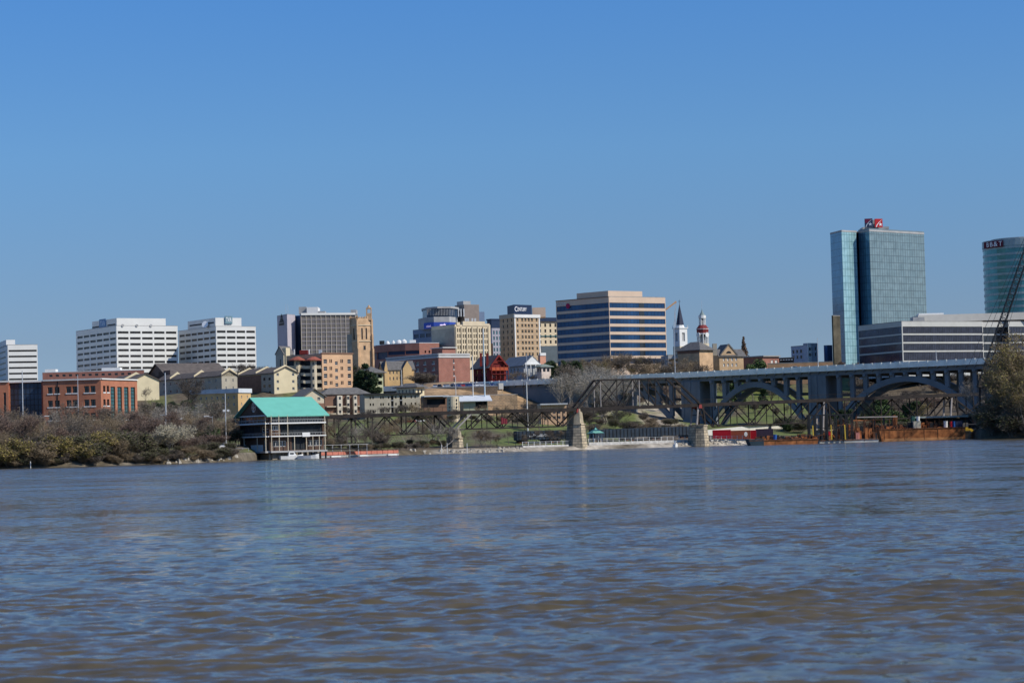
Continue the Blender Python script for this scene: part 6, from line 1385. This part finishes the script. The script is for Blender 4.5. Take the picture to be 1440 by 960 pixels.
def bare(seed, h=10, stems=1, spread=.55, trunkf=.25, lv=4, nb=(5, 5, 4, 6), up=.25, tw=.035, ml=None, leaf=0, lsz=.2, lm=None):
    random.seed(seed); T_, C_, Lf = FM(), FM(), FM()
    def grow(p, d, L, r, l, mb):
        seg = 3 if l < 2 else 2; q = p; pts = [(p, r)]
        for i in range(seg):
            d2 = rv(d, .12 if l < 3 else .25); d2.z += up * .12; d2.normalize(); n_ = q + d2 * L / seg; r1 = r * (1 - .75 * (i + 1) / seg)
            mb.tube(q, n_, pts[-1][1], max(.008, r1), 5 if l == 0 else 3); q = n_; d = d2; pts.append((q, r1))
        if l >= lv - 1:
            for i in range(nb[-1]):
                t = random.uniform(.15, 1); k = min(seg - 1, int(t * seg)); b = pts[k][0].lerp(pts[k + 1][0], t * seg - k); e = b + rv(d, .75) * L * random.uniform(.4, .9); C_.blade(b, e, tw)
                for _ in range(2): t2 = random.uniform(.3, 1); m_ = b.lerp(e, t2); C_.blade(m_, m_ + rv(d, .9) * L * random.uniform(.25, .5), tw * .8)
                if leaf:
                    for _ in range(leaf): Lf.leaf(b.lerp(e, random.random()) + Vector((random.gauss(0, .15), random.gauss(0, .15), random.gauss(0, .15))), lsz * random.uniform(.5, 1.3))
            return
        n = nb[min(l, len(nb) - 1)]
        for i in range(n):
            t = random.uniform(.3 if l else trunkf, 1); k = min(seg - 1, int(t * seg)); b = pts[k][0].lerp(pts[k + 1][0], t * seg - k)
            a = random.uniform(0, 6.283); side = Vector((math.cos(a), math.sin(a), random.uniform(-.1, .5)))
            dd = (d * (1 - spread) + side * spread + Vector((0, 0, up))).normalized()
            grow(b, dd, L * random.uniform(.5, .72) * (1.15 - .3 * t), max(.012, pts[k][1] * .55), l + 1, C_)
    for s_ in range(stems):
        d = Vector((0, 0, 1)) if stems == 1 else rv(Vector((0, 0, 1)), .35); grow(Vector((random.gauss(0, .25 * (stems > 1)), random.gauss(0, .25 * (stems > 1)), -.3)), d, h * .62, h * .018 / stems ** .4, 0, T_)
    zs = [v[2] for v in C_.v]; k = h / max(zs)
    for m_ in (T_, C_, Lf): m_.v = [(x * k, y * k, z * k) for x, y, z in m_.v]
    return T_, C_, Lf
def blob(seed, h, w, n, lsz, cone=False, z0=.12):
    random.seed(seed); T_, C_ = FM(), FM(); T_.tube(Vector((0, 0, -.3)), Vector((0, 0, h * .8)), h * .02, h * .006, 6); cl = []
    for i in range(90 if cone else 26):
        t = i / 90 if cone else random.random()
        if cone: z = h * (z0 + (1 - z0) * t); r = w / 2 * (1 - t) * random.uniform(.5, 1); cr = w * .14 * (1.25 - t)
        else: z = h * (z0 + .7 * t); r = w / 2 * math.sin(math.pi * min(.97, .18 + .72 * t)) * random.uniform(.15, .85); cr = w * random.uniform(.11, .22)
        a = random.uniform(0, 6.283); cl.append((Vector((r * math.cos(a), r * math.sin(a), z)), cr)); C_.tube(Vector((0, 0, z * .8)), cl[-1][0], .05, .02, 3)
    for i in range(n):
        c, r = random.choice(cl); d = Vector((random.gauss(0, 1), random.gauss(0, 1), random.gauss(0, .8))).normalized() * r * random.uniform(.55, 1.08); C_.leaf(c + d, lsz * random.uniform(.6, 1.4))
    return T_, C_
PROT = {}
def proto(key, parts, h):
    PROT[key] = (parts, h)
NM = {'ever': 'evergreen_tree', 'ever2': 'evergreen_tree', 'green': 'leafy_tree', 'cone': 'conifer', 'bud': 'budding_tree', 'bud2': 'budding_tree'}
def make_tree(key, px, d, h, label, group, name='tree', cat='tree', wf=1.0, rz=None, dz_=0, x=None):
    parts, h0 = PROT[key]; k = h / h0
    if x is None: x = P(px, 560, d).x
    z = T(x, d); r = link(name, None, None, (x, d, z + dz_), random.uniform(0, 6.28) if rz is None else rz); r.scale = (k * wf, k * wf, k); tag(r, label, cat, group)
    for nm, me in parts: link(nm, me, r)
    return r
def mk(key, gen, h, tm, cm, lm=None):
    T_, C_ = gen[0], gen[1]; parts = [('trunk', T_.mesh('trunk', tm)), ('crown', C_.mesh('crown', cm))]
    if lm and len(gen) > 2 and gen[2].f: parts.append(('foliage', gen[2].mesh('foliage', lm)))
    proto(key, parts, h)
mk('bareA', bare(1, 10), 10, BARK, TW); mk('bareB', bare(2, 10, spread=.62, nb=(6, 5, 5, 6)), 10, BARK, TW); mk('bareC', bare(3, 10, stems=3, nb=(4, 5, 4, 6)), 10, BARK, TWO)
mk('dark', bare(5, 12, spread=.6, nb=(6, 5, 5, 6), tw=.05), 12, BARKD, TWD); mk('pale', bare(6, 14, stems=2, spread=.5, nb=(6, 5, 4, 5)), 14, BARKP, TWP); mk('red', bare(7, 8, stems=2), 8, BARK, TWR)
mk('bud', bare(8, 20, spread=.6, nb=(7, 6, 5, 5), tw=.05, leaf=3, lsz=.2), 20, BARK, TWO, LFO); mk('bud2', bare(9, 20, stems=2, spread=.65, nb=(6, 6, 5, 5), tw=.05, leaf=2, lsz=.2), 20, BARK, TWO, LFY)
mk('blossom', bare(10, 8, stems=3, spread=.75, up=.15, nb=(5, 5, 4, 6), tw=.03, leaf=5, lsz=.11), 8, BARK, TWP, LFB)
mk('ever', blob(11, 12, 7, 5200, .28), 12, BARKD, LFD); mk('ever2', blob(12, 12, 5.5, 5200, .26), 12, BARKD, LFD); mk('green', blob(13, 8, 7, 4200, .24), 8, BARK, LFG); mk('cone', blob(14, 10, 4.2, 3600, .2, True, .04), 10, BARK, LFR)
mk('brush', bare(15, 4, stems=7, spread=.5, lv=3, nb=(6, 6, 7), tw=.03), 4, BARK, TW); mk('brushO', bare(16, 4, stems=7, spread=.6, lv=3, nb=(6, 6, 7), tw=.03), 4, BARK, TWO)
mk('brushY', bare(17, 4, stems=7, spread=.6, lv=3, nb=(6, 6, 6), tw=.03, leaf=3, lsz=.13), 4, BARK, TWO, LFY); mk('brushG', bare(18, 4, stems=7, spread=.6, lv=3, nb=(6, 6, 6), tw=.03, leaf=2, lsz=.12), 4, BARK, TW, mat('olive_leaves', (.085, .09, .035), var=.4, scale=.6)); mk('brushR', bare(19, 4, stems=7, spread=.55, lv=3, nb=(6, 6, 7), tw=.03), 4, BARK, TWR)
rnd = random.Random(77)
def scatter(keys, n, px0, px1, s0, s1, h0, h1, label, group, name='tree', cat='tree', wf=1.0, avoid=()):
    for i in range(n):
        px = px0 + (px1 - px0) * (i + rnd.random()) / n; s = rnd.uniform(s0, s1); d = shore(px) + s
        if any(a < px < b and c < d < e for a, b, c, e in avoid): continue
        random.seed(i * 7 + int(px0)); make_tree(rnd.choice(keys), px, d, rnd.uniform(h0, h1), label, group, name, cat, wf * rnd.uniform(.85, 1.2))
AV = ((-100, 196, 590, 660), (330, 462, 515, 570), (206, 266, 470, 486), (262, 352, 660, 818))
scatter(['bareA', 'bareB', 'bareC', 'bareC', 'red'], 48, -25, 312, 10, 75, 6.2, 9.8, 'bare grey-brown tree in the dense thicket along the left bank', 'bare trees of the left bank thicket', avoid=AV)
scatter(['bareA', 'bareB', 'pale'], 15, -10, 300, 60, 112, 9, 12, 'taller bare tree at the back of the left thicket before the offices', 'tall bare trees behind the left thicket', avoid=AV)
scatter(['brushY', 'brushY', 'brushO', 'brushG', 'brush'], 58, -30, 240, .3, 10, 3.0, 5.6, 'yellow-green bush at the water edge under the left thicket', 'yellow-green bushes at the left waterline', 'bush', 'bush', 1.25, avoid=AV)
scatter(['brush', 'brushO', 'brushR', 'brushG'], 70, -30, 330, 8, 50, 3.2, 5.5, 'brown leafless bush filling the left bank thicket', 'brown bushes of the left thicket', 'bush', 'bush', 1.3, avoid=((296, 340, 400, 540),))
scatter(['brushG', 'brush'], 12, 240, 325, 2, 9, 1.6, 2.8, 'low green-brown bush on the rocky shore left of the boathouse', 'low bushes on the rocky shore', 'bush', 'bush', 1.2)
make_tree('blossom', 236, 483, 7.4, 'round cream blossoming tree at the water edge below the tall utility pole', None, 'blossoming_tree', 'tree', 1.05)
make_tree('green', 296, 520, 5.6, 'small olive-green leafy tree left of the boathouse beside the street lamp', None, 'leafy_tree'); make_tree('red', 331, 545, 7.5, 'reddish-purple budding tree directly left of the boathouse', None, 'budding_tree')
scatter(['bareA', 'bareB', 'brush', 'dark', 'pale'], 24, 196, 345, 90, 300, 6, 9.5, 'bare tree on the slope between left thicket and hillside apartments', 'bare trees on the left hillside', avoid=AV)
scatter(['brush', 'brushG', 'brushR', 'brushO'], 40, 194, 350, 80, 270, 3, 4.6, 'tangled bush on the slope below the hillside apartments', 'bushes on the left hillside', 'bush', 'bush', 1.4, avoid=((262, 352, 740, 900),))
scatter(['ever', 'green'], 6, 200, 268, 250, 330, 6, 8, 'dark green leafy tree along the terrace below the cream apartments', 'dark green trees on the apartment terrace')
make_tree('dark', 263, 800, 15, 'large dark bare tree in front of the grey apartment block', None, 'bare_tree', wf=1.1); make_tree('dark', 274, 790, 12, 'smaller dark bare tree right of the large dark one by the grey apartments', None, 'bare_tree'); make_tree('ever', 262, 780, 7, 'dark evergreen clump at the foot of the large dark bare tree', None, 'evergreen_tree', wf=1.6)
make_tree('bareA', 205, 835, 7.5, 'thin bare tree in front of the yellow gable wall', None, 'bare_tree'); make_tree('dark', 352, 985, 13, 'large dark bare tree against the sky between the white and grey towers', None, 'bare_tree', wf=1.4); make_tree('dark', 368, 990, 12, 'second dark bare tree against the sky, nearer the purple-grey tower', None, 'bare_tree', wf=1.2); make_tree('dark', 338, 995, 10, 'dark bare tree at the foot of the narrower white tower', None, 'bare_tree', wf=1.2)
make_tree('ever', 140, 930, 5, 'small dark tree on the roof line behind the orange brick office', None, 'evergreen_tree', dz_=3)
scatter(['bareB', 'bareA', 'bareC', 'brush'], 13, 458, 545, 8, 60, 3.5, 6.3, 'bare grey tree on the bank under the left part of the trestle', 'bare trees under the left trestle')
scatter(['brush', 'brushG', 'brushO'], 26, 458, 640, 4, 34, 1.6, 2.8, 'low brown bush at the foot of the grassy bank below the trestle', 'low bushes below the trestle', 'bush', 'bush', 1.3)
scatter(['bareA', 'dark', 'bareC'], 6, 596, 634, 10, 60, 5, 8, 'bare tree just left of the low stone pier', 'bare trees left of the low stone pier'); scatter(['bareC', 'bareA', 'bareB'], 16, 650, 798, 8, 40, 3, 5.5, 'small bare tree on the shore between the two left piers', 'small trees between the two left piers', wf=1.2)
scatter(['brushG', 'brush', 'brushO', 'brushG'], 16, 560, 730, 150, 205, 2, 3.5, 'scrubby bush on the upper grassy slope behind the trestle', 'bushes on the upper grassy slope', 'bush', 'bush', 1.3)
scatter(['dark', 'bareA'], 8, 470, 600, 150, 215, 5, 8, 'bare tree in front of the beige and cream apartments above the trestle', 'bare trees before the beige apartments')
scatter(['brushO', 'brushG', 'brush'], 46, -20, 332, -.3, 3, 1.5, 3.0, 'low brown scrub overhanging the water along the left bank', 'low scrub overhanging the left waterline', 'bush', 'bush', 1.5)
scatter(['pale', 'bareC', 'bareA'], 10, 468, 635, 10, 60, 6, 8.5, 'wispy pale bare tree in front of the left trestle spans', 'wispy trees before the trestle')
scatter(['bareA', 'bareB', 'bareC'], 12, 560, 775, 120, 215, 4.5, 7.5, 'bare tree on the upper slope behind the trestle', 'bare trees on the upper slope behind the trestle')
make_tree('ever2', 517, 878, 17, 'tall dark evergreen between the peach block and the green-cream house', None, 'evergreen_tree', wf=1.15); make_tree('ever', 508, 882, 13, 'dark evergreen tucked right of the peach block', None, 'evergreen_tree'); make_tree('ever', 526, 874, 11, 'dark evergreen in front of the green-cream house', None, 'evergreen_tree')
scatter(['ever', 'dark', 'ever2'], 9, 425, 500, 400, 440, 8, 11, 'dark treetop showing above the peach block roof', 'dark treetops behind the peach block')
scatter(['dark', 'bareB'], 7, 485, 535, 380, 430, 8, 13, 'bare tree at the foot of the Gothic church tower', 'bare trees by the church tower')
make_tree('brush', 592, 925, 6.5, 'broad round grey leafless tree in front of the red-brown brick block', None, 'bare_tree', wf=2.4); make_tree('brush', 605, 922, 6, 'second broad grey leafless tree in front of the red-brown block', None, 'bare_tree', wf=2)
scatter(['bareA', 'dark', 'bareB'], 9, 715, 770, 285, 305, 3.5, 6, 'small bare tree in front of the white hilltop houses', 'bare trees before the white houses')
scatter(['ever', 'ever2', 'ever'], 9, 768, 812, 300, 350, 8, 12, 'dark evergreen right of the white houses below the striped office', 'dark evergreens below the striped office', wf=1.2)
scatter(['pale', 'bareA', 'pale', 'bareB'], 8, 782, 872, 165, 235, 14, 20, 'tall pale bare tree rising in front of the dark bridge approach wall', 'tall pale trees before the approach wall')
scatter(['bareA', 'bareB', 'bareC', 'dark', 'bud'], 30, 806, 985, 315, 350, 8, 13, 'brownish bare tree in the row behind the bridge railing below the striped office', 'bare trees behind the bridge railing', wf=1.1)
scatter(['dark', 'brushG', 'bareB', 'brush', 'dark'], 20, 740, 880, 95, 190, 4.5, 9, 'dark scrubby tree on the shaded bank below the bridge approach', 'scrub trees below the bridge approach', wf=1.3)
scatter(['brushG', 'brushO', 'brush'], 20, 830, 960, 60, 160, 2.5, 4.5, 'green-brown bush on the bank between gazebo and steel-topped pier', 'bushes behind the gazebo', 'bush', 'bush', 1.3)
scatter(['bareC', 'red'], 6, 900, 950, 235, 290, 5, 8, 'russet bare tree on the sandy slope seen through the trestle', 'russet trees on the sandy slope')
make_tree('cone', 1048, 1020, 16, 'tall russet cone-shaped conifer standing alone against the sky right of the courthouse', None, 'conifer', wf=.95)
scatter(['ever', 'dark', 'bareB', 'green'], 12, 1020, 1110, 255, 330, 9, 15, 'dark tree framed by the middle bridge arch', 'dark trees behind the middle arch')
scatter(['green', 'brushG', 'brushG'], 9, 1098, 1132, 90, 125, 3.5, 5, 'green bush by the pale riverside path below the bridge', 'green bushes by the pale path', 'bush', 'bush', 1.3)
scatter(['bareA', 'dark', 'brushR', 'red'], 16, 1118, 1215, 340, 390, 4, 6.5, 'reddish bare treetop showing over the bridge railing by the glass tower', 'bare treetops over the railing')
scatter(['green', 'ever', 'bareB', 'bud', 'green'], 18, 1165, 1300, 60, 190, 6, 10, 'green and brown tree on the bank under the right bridge arch', 'trees under the right arch', wf=1.2)
scatter(['dark', 'bareA', 'brush', 'brushR', 'dark'], 32, 1180, 1390, 170, 300, 5, 9, 'bare tree on the dark hillside seen beneath the right arch', 'trees on the hillside beneath the right arch', wf=1.3)
scatter(['brush', 'brushG', 'brushO'], 24, 1150, 1340, 5, 60, 3, 5.5, 'scrubby bush on the bank behind the barges', 'bushes behind the barges', 'bush', 'bush', 1.3)
scatter(['bareA', 'dark', 'bareB', 'brush'], 14, 985, 1160, 200, 250, 4, 7, 'scrub tree on the slope behind the containers', 'scrub trees behind the containers')
for i, (px, d, h, k, w) in enumerate(((1408, 612, 19, 'bud', .95), (1424, 618, 23.5, 'bud2', .9), (1432, 612, 25, 'bud', .95), (1450, 620, 27, 'bud2', .95), (1468, 612, 26, 'bud', 1), (1397, 622, 13, 'bud', .9), (1420, 640, 21, 'bud2', .9), (1424, 635, 23, 'bareB', .9), (1490, 625, 26, 'bud2', 1), (1441, 604, 19, 'bud', 1))):
    random.seed(i + 900); make_tree(k, px, d, h, 'big olive-brown budding tree in the dense clump on the right bank', 'big budding trees on the right bank', 'budding_tree', 'tree', w)
scatter(['brush', 'brushG', 'dark', 'brushO'], 50, 1384, 1500, 0, 22, 4, 9, 'dark bush at the foot of the big trees on the right bank', 'bushes at the foot of the right bank trees', 'bush', 'bush', 1.25)
make_tree('pale', 1379, 645, 14, 'pale bare tree right at the left edge of the big right bank clump', None, 'bare_tree', wf=.7)
# shore rocks along the left bank and piers
RK = mat('shore_rock', (.34, .31, .26), var=.35, scale=1.5, detail=6); rr = random.Random(5); rock = []
for v_ in range(5):
    mb = MB(); random.seed(v_); n = 7; ring0 = [(math.cos(6.283 * i / n) * random.uniform(.4, .7), math.sin(6.283 * i / n) * random.uniform(.3, .5)) for i in range(n)]; mb.prism([(x * 1.1, y * 1.1) for x, y in ring0], -.25, .3, top=[(x * .6, y * .6) for x, y in ring0]); rock.append(mb.mesh('rock', RK))
for (a, c, n, lb) in ((235, 335, 45, 'pale rock on the shore left of the boathouse'), (575, 735, 50, 'pale rock on the shore around the low stone pier'), (960, 1052, 40, 'pale rock at the foot of the steel-topped pier and container quay')):
    for i in range(n):
        px = rr.uniform(a, c); s = rr.uniform(-.5, 3.5); d = shore(px) + s; x = P(px, 640, d).x; z = T(x, d); o = link('rock', rr.choice(rock), None, (x, d, max(z, -.1)), rr.uniform(0, 6)); k = rr.uniform(.5, 1.5); o.scale = (k, k, k); tag(o, lb, 'rock', lb.replace('pale rock', 'pale rocks'))
